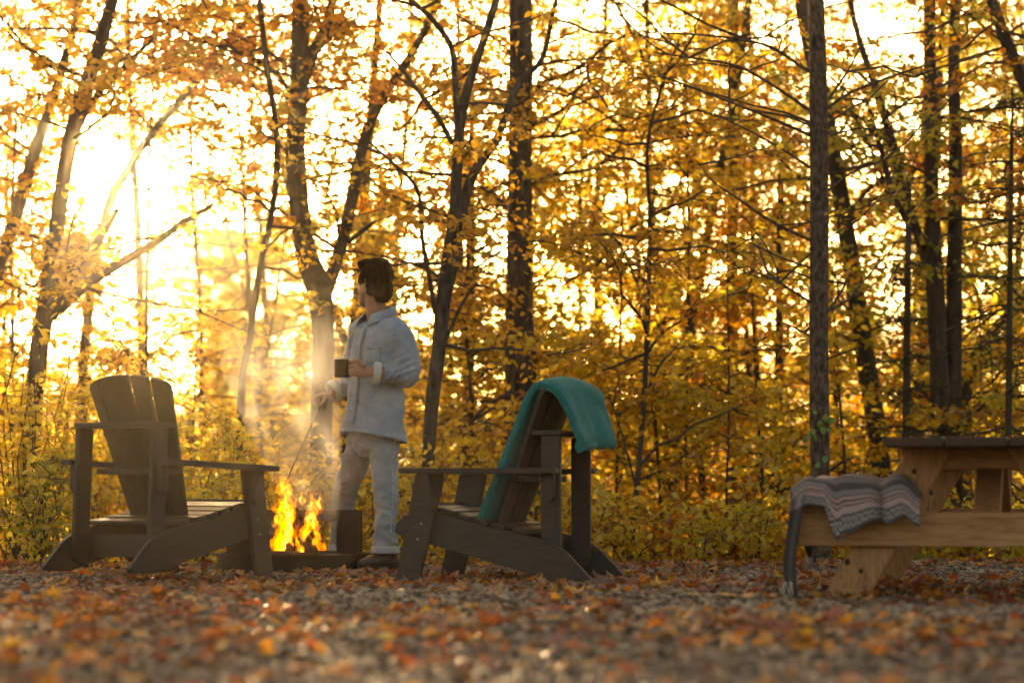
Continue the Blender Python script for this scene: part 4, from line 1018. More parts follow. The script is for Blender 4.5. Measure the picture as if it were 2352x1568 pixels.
T_ = [([(640, 1272, 0), (650, 1230, 0), (662, 1190, .02), (655, 1150, 0), (642, 1118, 0), (650, 1092, 0)], 17, 'fl_out'),
      ([(668, 1270, 0), (672, 1235, 0), (655, 1200, 0), (648, 1170, 0), (640, 1140, 0)], 16, 'fl_out'),
      ([(645, 1268, 0), (660, 1225, 0), (668, 1185, 0), (656, 1150, 0)], 11, 'fl_mid'),
      ([(655, 1240, 0), (664, 1200, 0), (660, 1165, 0), (650, 1125, 0)], 7, 'fl_in'),
      ([(642, 1205, 0), (640, 1180, 0), (648, 1160, 0), (636, 1135, 0)], 9, 'fl_mid'),
      ([(668, 1215, .02), (660, 1185, .02), (655, 1160, .02), (660, 1130, .02)], 6, 'fl_in'),
      ([(650, 1135, 0), (658, 1115, 0), (648, 1100, 0), (655, 1088, 0)], 12, 'fl_out'),
      ([(646, 1128, 0), (650, 1112, 0), (644, 1102, 0)], 6, 'fl_mid'),
      ([(690, 1275, 0), (700, 1240, 0), (706, 1205, 0), (722, 1170, 0), (712, 1135, 0), (704, 1118, 0)], 13, 'fl_out'),
      ([(694, 1262, 0), (706, 1220, 0), (716, 1185, 0), (724, 1160, 0)], 8, 'fl_mid'),
      ([(718, 1215, 0), (722, 1190, 0), (716, 1170, 0)], 4, 'fl_in'),
      ([(722, 1255, 0), (728, 1225, 0), (726, 1195, 0), (730, 1165, 0)], 7, 'fl_mid'),
      ([(745, 1262, 0), (730, 1250, 0), (728, 1225, 0), (735, 1200, 0)], 12, 'fl_out'),
      ([(700, 1272, 0), (690, 1255, 0), (684, 1235, 0)], 6, 'fl_mid'),
      ([(628, 1270, 0), (636, 1240, 0), (648, 1215, 0), (660, 1195, 0)], 12, 'fl_out'),
      ([(632, 1272, 0), (640, 1248, 0), (652, 1225, 0)], 7, 'fl_mid'),
      ([(655, 1275, 0), (668, 1250, 0), (678, 1220, 0), (676, 1190, 0)], 12, 'fl_out'),
      ([(640, 1180, 0), (630, 1165, 0), (634, 1145, 0)], 6, 'fl_out'),
      ([(676, 1180, .03), (668, 1160, .03), (672, 1140, .03)], 6, 'fl_out'),
      ([(700, 1160, .03), (694, 1145, .03), (702, 1125, .03)], 7, 'fl_out'),
      ([(690, 1276, 0), (696, 1262, 0), (705, 1245, 0), (700, 1225, 0)], 6, 'fl_in'),
      ([(640, 1274, -.02), (650, 1255, -.02), (664, 1232, -.02), (666, 1205, -.02)], 6, 'fl_in'),
      ([(662, 1150, .0), (668, 1132, 0), (662, 1118, 0)], 5, 'fl_mid')]
fr_ = random.Random(21)
for k in range(20):
    x0 = fr_.choice([fr_.uniform(632, 678), fr_.uniform(690, 738)]); y0 = fr_.uniform(1150, 1268); h = fr_.uniform(22, 48)
    T_.append(([(x0, y0, 0), (x0 + fr_.gauss(0, 5), y0 - h * .5, .01), (x0 + fr_.gauss(3, 7), y0 - h, .02)], fr_.uniform(2.5, 5.5), fr_.choice(['fl_out', 'fl_mid', 'fl_mid', 'fl_in'])))
for i, (pts, w, mt) in enumerate(T_): tongue(pts, w * 1.0, mt, 14.08 + .07 * math.sin(i * 1.7), i * 3 + 1)

# smoke
def smoke():
    P = np.array([W(750, 1215, 14.25), W(735, 1165, 14.2), W(715, 1110, 14.2), (W(695, 1040, 14.15)), W(680, 960, 14.1), W(665, 880, 14.05), W(650, 790, 14.0), W(640, 700, 14.0)])
    r = np.array([.07, .13, .19, .24, .30, .35, .38, .30])
    V, Fc = tube(P, r, 18, 4)
    m = bpy.data.materials.new('wood_smoke'); m.use_nodes = True; N = m.node_tree.nodes; L = m.node_tree.links
    N.remove(N['Principled BSDF'])
    pv = N.new('ShaderNodeVolumePrincipled'); pv.inputs['Color'].default_value = (.95, .93, .90, 1); pv.inputs['Anisotropy'].default_value = .45
    tc = N.new('ShaderNodeTexCoord'); 
    n = N.new('ShaderNodeTexNoise'); n.inputs['Scale'].default_value = 3.0; n.inputs['Detail'].default_value = 4; n.inputs['Distortion'].default_value = 1.3
    mp = N.new('ShaderNodeMapping'); mp.inputs['Scale'].default_value = (1.5, 1.5, .8); L.new(tc.outputs['Object'], mp.inputs[0]); L.new(mp.outputs[0], n.inputs['Vector'])
    r_ = N.new('ShaderNodeMapRange'); r_.inputs[1].default_value = .35; r_.inputs[2].default_value = .80; r_.inputs[3].default_value = 0; r_.inputs[4].default_value = 3.0
    L.new(n.outputs[0], r_.inputs[0])
    # thins out with height and towards the plume's edge
    sx = N.new('ShaderNodeSeparateXYZ'); L.new(tc.outputs['Generated'], sx.inputs[0])
    rz = N.new('ShaderNodeValToRGB'); e = rz.color_ramp.elements; e[0].position = 0; e[0].color = (.9, .9, .9, 1); e[1].position = 1; e[1].color = (0, 0, 0, 1)
    k = e.new(.35); k.color = (.8, .8, .8, 1); k = e.new(.6); k.color = (.25, .25, .25, 1); L.new(sx.outputs[2], rz.inputs[0])
    ml = N.new('ShaderNodeMath'); ml.operation = 'MULTIPLY'; L.new(r_.outputs[0], ml.inputs[0]); L.new(rz.outputs[0], ml.inputs[1])
    L.new(ml.outputs[0], pv.inputs['Density']); L.new(pv.outputs[0], N['Material Output'].inputs['Volume'])
    o = part('smoke', V, Fc, m); tag(o, 'pale wood smoke drifting up from the fire', 'smoke', kind='stuff')
smoke()

# ------------------------------------------------------------------ the man
def person():
    f = np.array([-.82, -.57, 0]); l = np.array([.57, -.82, 0]); up = np.array([0, 0, 1.0])
    D0 = 14.30
    skin = noisy('skin', [(.3, (.30, .135, .075)), (.7, (.40, .19, .11))], 18, .55, .15, .002, None, 4, .35)
    denim = noisy('pale_denim', [(.25, (.165, .215, .26)), (.5, (.225, .285, .335)), (.75, (.30, .365, .415))], 7, .9, .35, .002, None, 6, .15, 420, sheen=.15)
    denim_in = noisy('denim_inside', [(.3, (.33, .36, .375)), (.7, (.40, .43, .445))], 20, .9, .3, .002, None, 5, .15, 300)
    jean = noisy('washed_jeans', [(.25, (.165, .20, .215)), (.5, (.235, .27, .28)), (.75, (.32, .355, .36))], 6, .9, .35, .002, None, 6, .15, 420, sheen=.15)
    seam = noisy('denim_seam', [(.35, (.14, .18, .21)), (.65, (.34, .39, .42))], 70, .9, .5, .003)
    hairm = noisy('brown_hair', [(.3, (.013, .0065, .0033)), (.55, (.034, .016, .008)), (.75, (.085, .040, .018))], 42, .75, .5, .004, (1, 1, .35), 5, .12)
    for m_ in (denim, jean):      # pressed-in creases of worn cloth
        N, L = m_.node_tree.nodes, m_.node_tree.links
        old = next(n for n in N if n.type == 'BUMP')
        n1 = noise_node(N, L, 5.5, 2, .5, 'Object', (1, 1, 1.5), 2.2); r1 = ramp(N, [(.40, (0, 0, 0)), (.52, (1, 1, 1)), (.64, (.2, .2, .2))]); L.new(n1.outputs[0], r1.inputs[0])
        b1 = N.new('ShaderNodeBump'); b1.inputs['Strength'].default_value = .28; b1.inputs['Distance'].default_value = .02
        L.new(r1.outputs[0], b1.inputs['Height']); L.new(old.outputs[0], b1.inputs['Normal']); L.new(b1.outputs[0], N['Principled BSDF'].inputs['Normal'])
    base = W(860, 1310, 14.35); base[2] = 0
    root = empty('person', 'person in a pale denim shirt and jeans holding a mug and poking the fire', 'person', base)
    # --- head frame
    O = W(855, 650, D0); fh = np.array([-.76, .65, 0]); fh /= np.linalg.norm(fh); lh = np.array([-fh[1], fh[0], 0])
    def H(a, b, c): return O + a * fh + b * lh + c * up
    def EL(c, r, n=16, tilt=0): return ellipsoid(H(*c), [fh * r[0], lh * r[1], up * r[2]], n, 10)
    body = [EL((-.012, 0, .02), (.098, .076, .10)), EL((.035, 0, -.035), (.064, .060, .085)), EL((.055, 0, -.108), (.040, .036, .036)),
            EL((.012, .042, -.088), (.045, .022, .035)), EL((.012, -.042, -.088), (.045, .022, .035)), EL((.080, 0, .012), (.018, .048, .013)),
            tube([H(.088, 0, .0), H(.104, 0, -.022), H(.110, 0, -.036)], [.009, .012, .013], 10), EL((.090, 0, -.070), (.012, .024, .009)), EL((.088, 0, -.085), (.012, .020, .009)),
            EL((.066, .034, -.022), (.018, .016, .012)), EL((.066, -.034, -.022), (.018, .016, .012))]
    for s in (1, -1):
        body.append(ellipsoid(H(-.004, s * .086, -.040), [fh * .019 + lh * s * .008, lh * .011, up * .034 - fh * .006], 12, 8))
        body.append(ellipsoid(H(.002, s * .085, -.064), [fh * .011, lh * .008, up * .016], 10, 8))
    nk = W(868, 752, D0)
    body.append(tube([H(-.022, 0, -.04), H(-.02, 0, -.10), nk + (0, 0, .02), nk - (0, 0, .06)], [.060, .061, .064, .085], 18, 3))
    # trunk and limbs under the clothes
    body.append(loft([(W(868, 765, D0), l * .14, f * .08, 2.2), (W(866, 850, D0), l * .14, f * .09, 2.2), (W(861, 960, D0), l * .125, f * .08, 2.2), (W(857, 1022, D0), l * .10, f * .06, 2.2)], 20))
    shL = W(914, 764, D0 - .165); elL = W(936, 860, 14.10); wrL = W(853, 855, 13.95)
    shR = W(829, 768, D0 + .165); elR = W(812, 880, 14.58); wrR = W(762, 903, 14.42)
    body.append(tube([W(868, 765, D0), shL, elL], [.06, .05, .042], 12, 3)); body.append(tube([elL, (elL + wrL) / 2, wrL], [.044, .040, .029], 14, 3))
    body.append(tube([W(868, 765, D0), shR, elR], [.06, .05, .042], 12, 3)); body.append(tube([elR, (elR + wrR) / 2, wrR], [.044, .040, .029], 14, 3))
    hipL = W(882, 1030, 14.23); knL = W(886, 1160, 14.08); anL = W(884, 1282, 14.02)
    hipR = W(832, 1030, 14.42); knR = W(792, 1150, 14.58); anR = W(786, 1272, 14.76)
    body.append(tube([hipL, knL, anL], [.045, .038, .034], 14, 3)); body.append(tube([hipR, knR, anR], [.045, .038, .034], 14, 3))
    # left hand round the mug handle
    dM = 13.945
    body.append(loft([(wrL, np.array([0, .016, 0]), np.array([0, 0, .026]), 2.2), (W(838, 853, dM), np.array([0, .018, 0]), np.array([0, 0, .036]), 2.4), (W(822, 848, dM), np.array([0, .018, 0]), np.array([0, 0, .043]), 2.4), (W(812, 846, dM), np.array([0, .015, 0]), np.array([0, 0, .041]), 2.4)], 16))
    for k, (y0, y1, ln) in enumerate(((831, 830, 0), (841, 840.5, -1.5), (851, 850.5, -1), (860, 859, 1.5))):
        body.append(tube([W(814, y0, dM - .004), W(803 + ln, y1, dM - .006), W(798.5 + ln, y1 + 1, dM + .016), W(803 + ln, y1 + 1.5, dM + .040), W(811, y1 + 1.5, dM + .044)], [.0105, .0103, .0098, .0092, .0075], 10, 3))
    body.append(tube([W(838, 842, dM - .012), W(824, 831, dM - .008), W(813, 826.5, dM + .002), W(805, 826, dM + .012)], [.016, .013, .0105, .008], 10, 3))
    # right hand holding the poker
    dP = 14.40
    kx = [(722, 910, -.045), (724, 908, -.018), (727, 907, .010), (731, 908, .035)]
    body.append(loft([(wrR, np.array([0, .026, 0]), np.array([.003, 0, .017]), 2.2), (W(748, 905, dP + .01), np.array([0, .036, 0]), np.array([.004, 0, .018]), 2.4), (W(736, 908, dP), np.array([.004, .043, 0]), np.array([.003, 0, .017]), 2.4), (W(728, 911, dP), np.array([.004, .042, 0]), np.array([.002, 0, .013]), 2.4)], 16))
    for k, (x, y, dd) in enumerate(kx):
        e = (0, 2, 1, -3)[k]
        body.append(tube([W(x + 6, y, dP + dd), W(x - 1, y + 5, dP + dd), W(x + 1, y + 15 + e, dP + dd * .85), W(x + 8, y + 21 + e, dP + dd * .8), W(x + 14, y + 15 + e, dP + dd * .75)], [.0108, .0105, .0098, .009, .0075], 10, 3))
    body.append(tube([W(750, 908, dP - .033), W(745, 917, dP - .044), W(739, 925, dP - .04), W(733, 930, dP - .03)], [.015, .0125, .0105, .008], 10, 3))
    me = fuse(body, .0045, 4, .5)
    bo = link('body', me, None, root)
    C, Nn = co_no(me); set_co(me, C - base)
    # beard shadow is its own colour on the jaw
    m2, nt, N, L, B = mat('skin_and_stubble')
    n = noise_node(N, L, 18, 4); r = ramp(N, [(.3, (.30, .130, .072)), (.7, (.41, .19, .11))]); L.new(n.outputs[0], r.inputs[0])
    at = N.new('ShaderNodeAttribute'); at.attribute_name = 'stubble'
    mx = N.new('ShaderNodeMix'); mx.data_type = 'RGBA'; L.new(at.outputs['Fac'], mx.inputs[0]); L.new(r.outputs[0], mx.inputs[6]); mx.inputs[7].default_value = (.10, .045, .025, 1)
    L.new(mx.outputs[2], B.inputs['Base Color']); B.inputs['Roughness'].default_value = .55; B.inputs['Subsurface Weight'].default_value = 0
    bump(N, L, noise_node(N, L, 220, 3).outputs[0], B, .25, .002)
    me.materials.append(m2)
    q = C - O; a, b, c = q @ fh, q @ lh, q[:, 2]
    st = np.clip((-.045 - c + .35 * np.clip(a, 0, .1)) / .02, 0, 1) * np.clip((a + .005) / .02, 0, 1) * (c > -.16) * (np.abs(b) < .12) * np.clip((.16 + c) / .02, 0, 1) * .75
    at_ = me.attributes.new('stubble', 'FLOAT', 'POINT'); at_.data.foreach_set('value', st.astype(np.float32))
    for s in (1, -1):
        eb = part('eye', *EL((.068, s * .031, -.006), (.012, .013, .011), 12), noisy('eye_white' if s > 0 else 'eye_white_b', [(0, (.7, .68, .65)), (1, (.75, .73, .7))], 5, .2, 0), bo, base)
        part('iris', *EL((.0785, s * .031, -.006), (.003, .006, .006), 10), hairm, eb, base)
        part('eyebrow', *tube([H(.090, s * .012, .014), H(.088, s * .026, .017), H(.080, s * .040, .012)], [.002, .003, .002], 6, 3), hairm, bo, base)
    # --- hair: combed tufts fused into one mass
    hp = [EL((-.032, 0, .050), (.104, .084, .094), 22), EL((-.078, 0, -.028), (.046, .070, .088), 18), EL((.026, 0, .104), (.060, .066, .034), 16), EL((-.05, 0, .092), (.07, .07, .050), 16),
          EL((.018, .070, .016), (.022, .013, .044), 10), EL((.018, -.070, .016), (.022, .013, .044), 10), EL((-.050, .066, -.015), (.030, .018, .055), 10), EL((-.050, -.066, -.015), (.030, .018, .055), 10)]
    hm = fuse(hp, .005, 6, .5); C, Nn = co_no(hm)
    def lump(p): return noise.noise(Vector((p @ fh * 16, p @ lh * 30, p[2] * 18))) + .6 * noise.noise(Vector((p @ fh * 34, p @ lh * 70, p[2] * 40)))
    C = C + Nn * (.0075 * np.array([lump(p) for p in C]))[:, None]
    set_co(hm, C - base); h_o = link('hair', hm, hairm, root)
    # loose strands combed back over the mass
    r2 = np.random.default_rng(3); n_ = 5200
    i_ = r2.integers(0, len(C), n_); P0 = C[i_] - Nn[i_] * .003; q = P0 - O
    loc = np.stack([q @ fh, q @ lh, q[:, 2]], -1); sd_ = np.sign(loc[:, 1])[:, None]
    flow = -fh[None] * .9 + lh[None] * (.25 * sd_) - up[None] * np.clip((.12 - loc[:, 2]) * 7, 0, 1.6)[:, None] + up[None] * (.5 * (loc[:, 0] > .05))[:, None] * (loc[:, 2] > .08)[:, None] * 1.2
    flow = flow + r2.normal(0, .28, (n_, 3)); flow = flow - Nn[i_] * (flow * Nn[i_]).sum(1)[:, None] * .85; flow = unit(flow)
    Ls = r2.uniform(.018, .042, n_)[:, None]; lift = r2.uniform(.001, .0085, n_)[:, None]
    PP = np.stack([P0, P0 + flow * Ls * .35 + Nn[i_] * (lift + .002), P0 + flow * Ls * .7 + Nn[i_] * (lift * 1.1 + .001), P0 + flow * Ls + Nn[i_] * lift * r2.uniform(-.2, 1.2, (n_, 1))], 1)
    ok = ~((loc[:, 0] > .02) & (loc[:, 2] < .075)) & (PP[:, 3, 2] > O[2] - .125); PP = PP[ok]
    V_, Q_ = tubes_batch(PP, np.array([.0013, .0012, .0009, .0003])[None] * np.ones((len(PP), 1)), 3)
    link('strands', np_mesh('strands', V_ - base, Q_), hairm, h_o)['kind'] = 'stuff'
    # --- shirt
    def TS(vy):          # trunk section at picture height vy: centre, half widths
        ys = [735, 745, 757, 772, 800, 850, 900, 950, 990, 1004]
        cx = np.interp(vy, ys, [869, 871, 872, 872, 868.5, 867, 865, 861, 858.5, 857.5])
        a = np.interp(vy, ys, [.075, .125, .185, .205, .205, .202, .206, .216, .228, .232]); b = np.interp(vy, ys, [.070, .088, .110, .126, .140, .143, .146, .152, .160, .163])
        tl = np.interp(vy, [735, 880, 1004], [0, 0, .032])
        return W(cx, vy, D0), l * a - up * tl * .35, f * b + up * tl, 2.35
    def TP(vy, ang, off=0.0):
        c, u, v, p = TS(vy); ca, sa = math.cos(ang), math.sin(ang)
        x = math.copysign(abs(ca) ** (2 / p), ca); y = math.copysign(abs(sa) ** (2 / p), sa)
        d = x * u + y * v; return c + d * (1 + off / np.linalg.norm(d))
    vys = [740, 748, 757, 765, 775, 790, 810, 835, 860, 885, 910, 935, 960, 980, 993, 1001]
    sh = [loft([TS(v) for v in vys], 32)]
    cuL = W(872, 858, 13.99); cuR = W(771, 895, 14.44)
    sh.append(tube([W(890, 752, D0 - .08), shL, W(931, 810, 14.12), elL + (0, 0, .005)], [.07, .083, .082, .077], 20, 4))
    sh.append(tube([elL + (0, 0, .02), elL + (.0, 0, -.008), W(908, 860, 14.05), cuL], [.06, .075, .066, .056], 20, 4))
    sh.append(tube([W(845, 752, D0 + .08), shR, W(818, 825, 14.54), elR], [.07, .08, .075, .070], 18, 4))
    sh.append(tube([elR, elR + (-.02, 0, -.005), W(792, 890, 14.52), cuR], [.06, .068, .062, .056], 18, 4))
    sm_ = fuse(sh, .006, 5, .5); C, Nn = co_no(sm_)
    px, py = proj(C)
    def fold(P, k, st, seed):
        return np.array([abs(noise.noise(Vector((p[0] * k[0] + seed, p[1] * k[1], p[2] * k[2])))) for p in P]) * st
    d = .010 * (np.array([noise.noise(Vector((p[0] * 6 + p[2] * 2.5, p[1] * 6, p[2] * 3.2))) for p in C]))
    d -= fold(C + C[:, [2, 2, 0]] * .5, (8, 8, 9), .017, 3)
    # compressed folds inside the elbow and at the armpit
    el_w = np.exp(-(((px - 925) / 26) ** 2 + ((py - 842) / 26) ** 2)); d += el_w * .010 * np.sin((py * .9 + px * .35) * .42)
    d -= np.exp(-(((px - 905) / 16) ** 2 + ((py - 800) / 45) ** 2)) * .012
    d += np.exp(-(((px - 900) / 34) ** 2 + ((py - 866) / 20) ** 2)) * .010 * np.sin(px * .42 + py * .25)
    set_co(sm_, C + Nn * d[:, None] - base)
    s_o = link('shirt', sm_, denim, root)
    def patch(name, v0, v1, a0, a1, off, mt, nv=14, na=6, par=s_o, thick=.003):
        V = []; 
        for i in range(nv + 1):
            for j in range(na + 1):
                t = i / nv; V.append(TP(v0 + (v1 - v0) * t, a0(t) + (a1(t) - a0(t)) * j / na, off))
        Fc = [(i * (na + 1) + j, i * (na + 1) + j + 1, (i + 1) * (na + 1) + j + 1, (i + 1) * (na + 1) + j) for i in range(nv) for j in range(na)]
        o = part(name, V, Fc, mt, par, base); sd = o.modifiers.new('t', 'SOLIDIFY'); sd.thickness = thick; sd.offset = 0
        return o
    pa = PI / 2
    patch('placket', 748, 985, lambda t: pa - .10, lambda t: pa + .10, .006, denim, 30, 4)
    patch('placket_seam', 750, 983, lambda t: pa - .125, lambda t: pa - .10, .0065, seam, 30, 1)
    patch('placket_seam', 750, 983, lambda t: pa + .095, lambda t: pa + .12, .0075, seam, 30, 1)
    patch('pocket', 801, 836, lambda t: pa - .95, lambda t: pa - .40, .008, denim, 8, 8)
    patch('pocket_hem', 800, 806, lambda t: pa - .96, lambda t: pa - .39, .010, seam, 2, 8)
    patch('hem', 996, 1005, lambda t: 0, lambda t: 2 * PI, .005, denim, 2, 60, thick=.006)
    patch('hem_seam', 994.5, 996.2, lambda t: 0, lambda t: 2 * PI, .0045, seam, 1, 60)
    for v in (790, 825, 865, 905, 945):
        c = TP(v, pa, .010); part('button', *ellipsoid(c, [l * .006, f * .002, up * .006], 10, 6), M['bolt'], s_o, base)
    # shoulder seam, collar, cuffs
    part('shoulder_seam', *tube([W(913, 752, 14.11) + (0, -.03, .02), W(902, 775, 14.06), W(897, 800, 14.05)], .004, 6, 3), seam, s_o, base)
    nb = W(869, 739, D0); V = []; rows = 5; cols = 40
    for i in range(rows + 1):
        t = i / rows
        for j in range(cols + 1):
            a = -2.62 + 5.24 * j / cols                      # 0 at the nape, ends meet at the throat
            fr_ = abs(a) / 2.62
            h0 = .098 - .062 * fr_ ** 1.4; h1 = .046 - .080 * fr_ ** 2.0
            r0 = .080 + .004 * fr_; r1 = .106 + .028 * fr_ ** 2
            rr = r0 + (r1 - r0) * t ** .7; hz = h0 + (h1 - h0) * t + .010 * math.sin(PI * t)
            V.append(nb - f * (math.cos(a) * rr) + l * (math.sin(a) * rr * 1.05) + up * hz)
    Fc = [(i * (cols + 1) + j, i * (cols + 1) + j + 1, (i + 1) * (cols + 1) + j + 1, (i + 1) * (cols + 1) + j) for i in range(rows) for j in range(cols)]
    co = part('collar', V, Fc, denim, s_o, base); sd = co.modifiers.new('t', 'SOLIDIFY'); sd.thickness = .006; sd.offset = 0
    for a_, b_, r0 in ((cuL, W(868, 858, 13.985) + (-.028, 0, 0.004), .060), (cuR, cuR + (W(763, 899, 14.43) - cuR) * 1.3, .058)):
        A = np.asarray(a_) + (np.asarray(a_) - np.asarray(b_)) * .15
        V, Fc = tube([A, (A + b_) / 2, b_], [r0, r0 + .002, r0 - .003], 22, 3, False)
        V = V + np.array([noise.noise_vector(Vector(p * 18)) for p in V]) * .005
        c_ = part('cuff', V, Fc, denim_in, s_o, base); sd = c_.modifiers.new('t', 'SOLIDIFY'); sd.thickness = .010; sd.offset = 0
    # --- jeans
    jp = [loft([(W(859, 965, D0), l * .180, f * .128, 2.3), (W(858, 1000, D0), l * .180, f * .125, 2.3), (W(857, 1025, D0), l * .165, f * .112, 2.2), (W(857, 1050, D0), l * .09, f * .08, 2.0)], 28),
          tube([W(884, 1010, 14.24), W(882, 1065, 14.20), W(885, 1125, 14.12), W(888, 1165, 14.07), W(885, 1215, 14.03), W(885, 1268, 14.02)], [.092, .090, .080, .071, .073, .072], 22, 4),
          tube([W(830, 1010, 14.40), W(814, 1065, 14.46), W(796, 1120, 14.56), W(788, 1165, 14.62), W(786, 1215, 14.70), W(786, 1262, 14.77)], [.092, .092, .080, .073, .074, .073], 22, 4)]
    jm = fuse(jp, .0065, 4, .5); C, Nn = co_no(jm); px, py = proj(C)
    d = .008 * np.array([noise.noise(Vector((p[0] * 7, p[1] * 7, p[2] * 5))) for p in C]) - fold(C, (8, 8, 13), .022, 9)
    kn = np.exp(-(((px - 888) / 40) ** 2 + ((py - 1160) / 26) ** 2)) + np.exp(-(((px - 790) / 40) ** 2 + ((py - 1140) / 24) ** 2)) + np.exp(-(((px - 885) / 40) ** 2 + ((py - 1240) / 20) ** 2))
    d += kn * .011 * np.array([noise.noise(Vector((p[0] * 6, p[1] * 6, p[2] * 34 + p[0] * 14))) for p in C]) * 1.6 - np.exp(-(((px - 858) / 18) ** 2 + ((py - 1030) / 40) ** 2)) * .008
    set_co(jm, C + Nn * d[:, None] - base); j_o = link('jeans', jm, jean, root)
    for A, r0 in ((W(885, 1262, 14.02), .076), (W(786, 1258, 14.765), .076)):
        V, Fc = tube([A + (0, 0, .022), A, A - (0, 0, .020)], [r0, r0 + .003, r0 + .001], 24, 3, False)
        c_ = part('turn_up', V, Fc, denim_in, j_o, base); sd = c_.modifiers.new('t', 'SOLIDIFY'); sd.thickness = .010; sd.offset = 0
    sp = catmull(np.array([W(907, 1015, 14.14), W(902, 1065, 14.105), W(902, 1125, 14.03), W(902, 1165, 13.99), W(898, 1215, 13.95), W(896, 1250, 13.945)]), 8)
    part('side_seam', *tube(sp, .0045, 6), seam, j_o, base)
    # --- boots
    lea = noisy('boot_leather', [(.3, (.030, .014, .008)), (.7, (.085, .040, .022))], 16, .5, .4, .003, None, 5, .5)
    sole = noisy('boot_sole', [(.3, (.010, .008, .007)), (.7, (.03, .025, .02))], 20, .8, .2)
    for an, dr, nm in ((np.array([anL[0] + .01, anL[1], 0]), np.array([-.80, -.60, 0]), 0), (np.array([anR[0] + .005, anR[1], 0]), np.array([-.93, -.36, 0]), 1)):
        dr = dr / np.linalg.norm(dr); sd_ = np.array([-dr[1], dr[0], 0]); g0 = gz(an[0], an[1]) + .008
        b0 = an + (0, 0, g0)
        vf = [loft([(b0 - dr * .075 + up * .035, sd_ * .030, up * .03, 2.4), (b0 - dr * .05 + up * .055, sd_ * .038, up * .05, 2.4), (b0 + up * .060, sd_ * .041, up * .055, 2.4), (b0 + dr * .07 + up * .048, sd_ * .044, up * .042, 2.4), (b0 + dr * .135 + up * .038, sd_ * .046, up * .032, 2.5), (b0 + dr * .175 + up * .033, sd_ * .036, up * .026, 2.4), (b0 + dr * .195 + up * .030, sd_ * .016, up * .016, 2.2)], 18),
              tube([b0 - dr * .02 + up * .06, b0 - dr * .025 + up * .16], [.047, .050], 18)]
        bm_ = fuse(vf, .006, 4, .5); C, _ = co_no(bm_); set_co(bm_, C - base); b_o = link('boot', bm_, lea, root)
        ol = [(-.08, .0), (-.07, .034), (0, .040), (.07, .044), (.135, .049), (.185, .034), (.2, 0), (.185, -.034), (.135, -.049), (.07, -.044), (0, -.040), (-.07, -.034)]
        part('sole', *prism(ol, .024, frame(b0 + up * .010, dr, sd_), .004), sole, b_o, base)
        for k in range(4):
            c = b0 + dr * (.045 + .02 * k) + up * (.112 - .013 * k)
            part('lace', *tube([c - sd_ * .022, c + up * .004, c + sd_ * .022], .0028, 6, 2), sole, b_o, base)
    return root, dM, dP
man, dM, dP = person()

# mug
def mug():
    c = W(786, 866.5, 13.965); r, h = .0475, .105
    m = noisy('black_enamel', [(.3, (.004, .0045, .0045)), (.7, (.010, .011, .0105))], 14, .4, .1, .001, None, 3, .5)
    root = empty('mug', 'black camping mug held by the person', 'mug', c)
    prof = [(0, 0), (r - .006, 0), (r, .006), (r, h - .003), (r + .0015, h), (r - .003, h), (r - .004, .008), (0, .008)]
    n = 32; V = []; Fc = []
    for i, (a, z) in enumerate(prof):
        for j in range(n): V.append((max(a, 1e-4) * math.cos(2 * PI * j / n), max(a, 1e-4) * math.sin(2 * PI * j / n), z))
    for i in range(len(prof) - 1):
        for j in range(n): Fc.append((i * n + j, i * n + (j + 1) % n, (i + 1) * n + (j + 1) % n, (i + 1) * n + j))
    part('cup', V, Fc, m, root)
    part('handle', *tube([(r - .002, 0, h * .82), (r + .022, 0, h * .86), (r + .036, 0, h * .66), (r + .036, 0, h * .36), (r + .022, 0, h * .16), (r - .002, 0, h * .2)], .0055, 8, 5), m, root)
    part('lip', *[(lambda q: (q[0], q[1]))(tube([(r * math.cos(a), r * math.sin(a), h) for a in np.linspace(0, 2 * PI, 33)], .0018, 6, 1, False))][0], M['bolt'], root)
mug()
# poker
def poker():
    top = W(745, 908, dP + .0); tip = W(652, 1118, 14.12); g = top + (tip - top) * .16
    root = empty('fire_poker', 'thin steel poker with a black handle reaching from the person\'s hand into the flames', 'poker', tip)
    steel = noisy('dull_steel', [(.3, (.10, .09, .08)), (.7, (.20, .18, .16))], 30, .5, 0)
    part('rod', *tube([top, (top + tip) / 2, tip], [.0055, .005, .005], 8, 4), steel, root, tip)
    part('handle', *tube([top + (top - tip) * .01, top, g], [.007, .009, .008], 10, 3), M['iron'], root, tip)
    part('strap', *tube([top, top + (.014, 0, -.02), top + (.008, -.01, -.075), top + (-.006, 0, -.06), top + (-.004, 0, -.01)], .0045, 7, 4), M['iron'], root, tip)
poker()
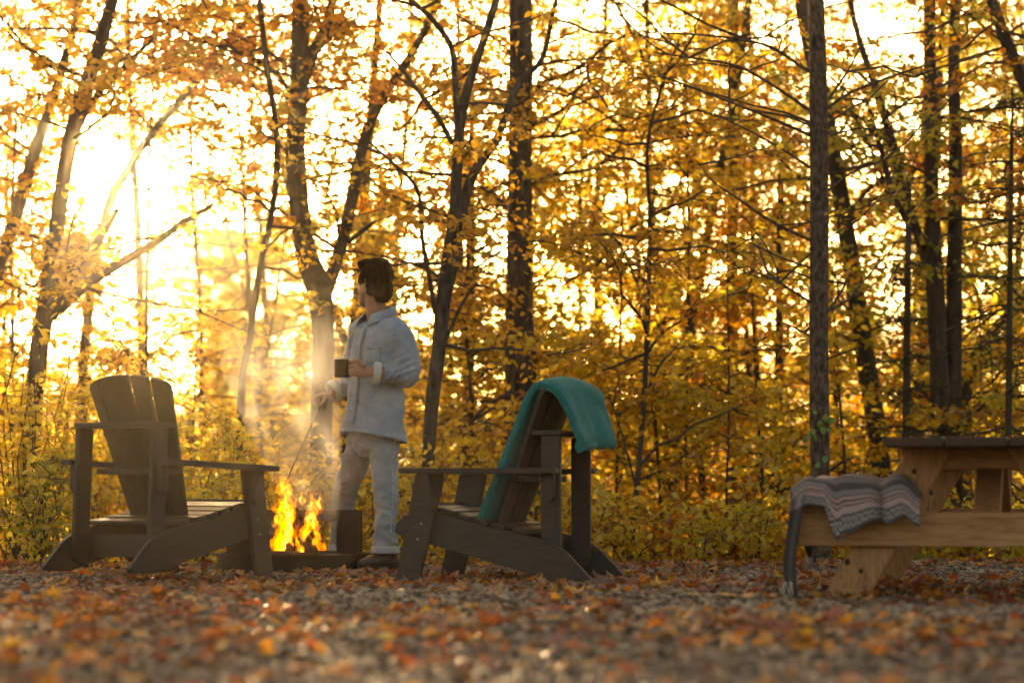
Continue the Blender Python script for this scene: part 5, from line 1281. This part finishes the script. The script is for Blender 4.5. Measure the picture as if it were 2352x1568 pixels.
# ivy on the conifer
def ivy():
    root = empty('ivy_vine', 'green heart-leaved vine climbing the scaly conifer trunk', 'plant', W(1884, 1250, 15.85))
    org = np.array(root.location)
    d = 15.90
    part('stem', *tube([W(1866, 1290, 15.93), W(1872, 1180, d), W(1888, 1080, 15.90), W(1878, 1000, d), W(1893, 950, d), W(1880, 900, d)], .004, 6, 5), M['twig'], root, org)
    gm = leaf_mat('ivy_leaf', [(0, (.10, .20, .03)), (.6, (.20, .32, .05)), (1, (.36, .38, .06))], .5, .05)
    for k, (px, py, s) in enumerate([(1896, 958, .05), (1908, 963, .055), (1882, 975, .045), (1891, 987, .05), (1868, 990, .05), (1856, 1000, .04), (1872, 1005, .042), (1895, 1053, .045), (1850, 1010, .04), (1905, 985, .035), (1877, 1067, .042), (1893, 1120, .035), (1873, 945, .035), (1866, 1180, .05), (1874, 1230, .05), (1895, 1215, .045), (1858, 1260, .05)]):
        V, T, Q = curled(1, s * .62, rnd); V[:, 0] *= 1.35
        e = np.array(Matrix.Rotation(rnd.uniform(-.7, .7), 3, 'Z') @ Matrix.Rotation(R(-100) + rnd.gauss(0, .35), 3, 'X') @ Matrix.Rotation(rnd.gauss(0, .3), 3, 'Y'))
        me = np_mesh('leaf', V @ e.T + W(px, py, d - .06 - .02 * rnd.random()) - org, Q, T)
        link('leaf', me, gm, root)
ivy()

# ------------------------------------------------------------------ haze in the low sun
def haze():
    x0, x1, y0, y1, z0, z1 = -60, 60, -8, 130, -9, 16
    V = [(x, y, z) for x in (x0, x1) for y in (y0, y1) for z in (z0, z1)]
    Fc = [(0, 1, 3, 2), (4, 6, 7, 5), (0, 4, 5, 1), (2, 3, 7, 6), (0, 2, 6, 4), (1, 5, 7, 3)]
    m = bpy.data.materials.new('haze_air'); m.use_nodes = True; N = m.node_tree.nodes; L = m.node_tree.links
    N.remove(N['Principled BSDF'])
    pv = N.new('ShaderNodeVolumePrincipled'); pv.inputs['Color'].default_value = (1.0, .86, .64, 1)
    pv.inputs['Density'].default_value = HAZE; pv.inputs['Anisotropy'].default_value = .95
    L.new(pv.outputs[0], N['Material Output'].inputs['Volume'])
    o = part('haze', V, Fc, m, None, None, False); tag(o, 'thin golden haze hanging in the air of the wood', 'haze', kind='stuff')
HAZE = 0.00032
haze()
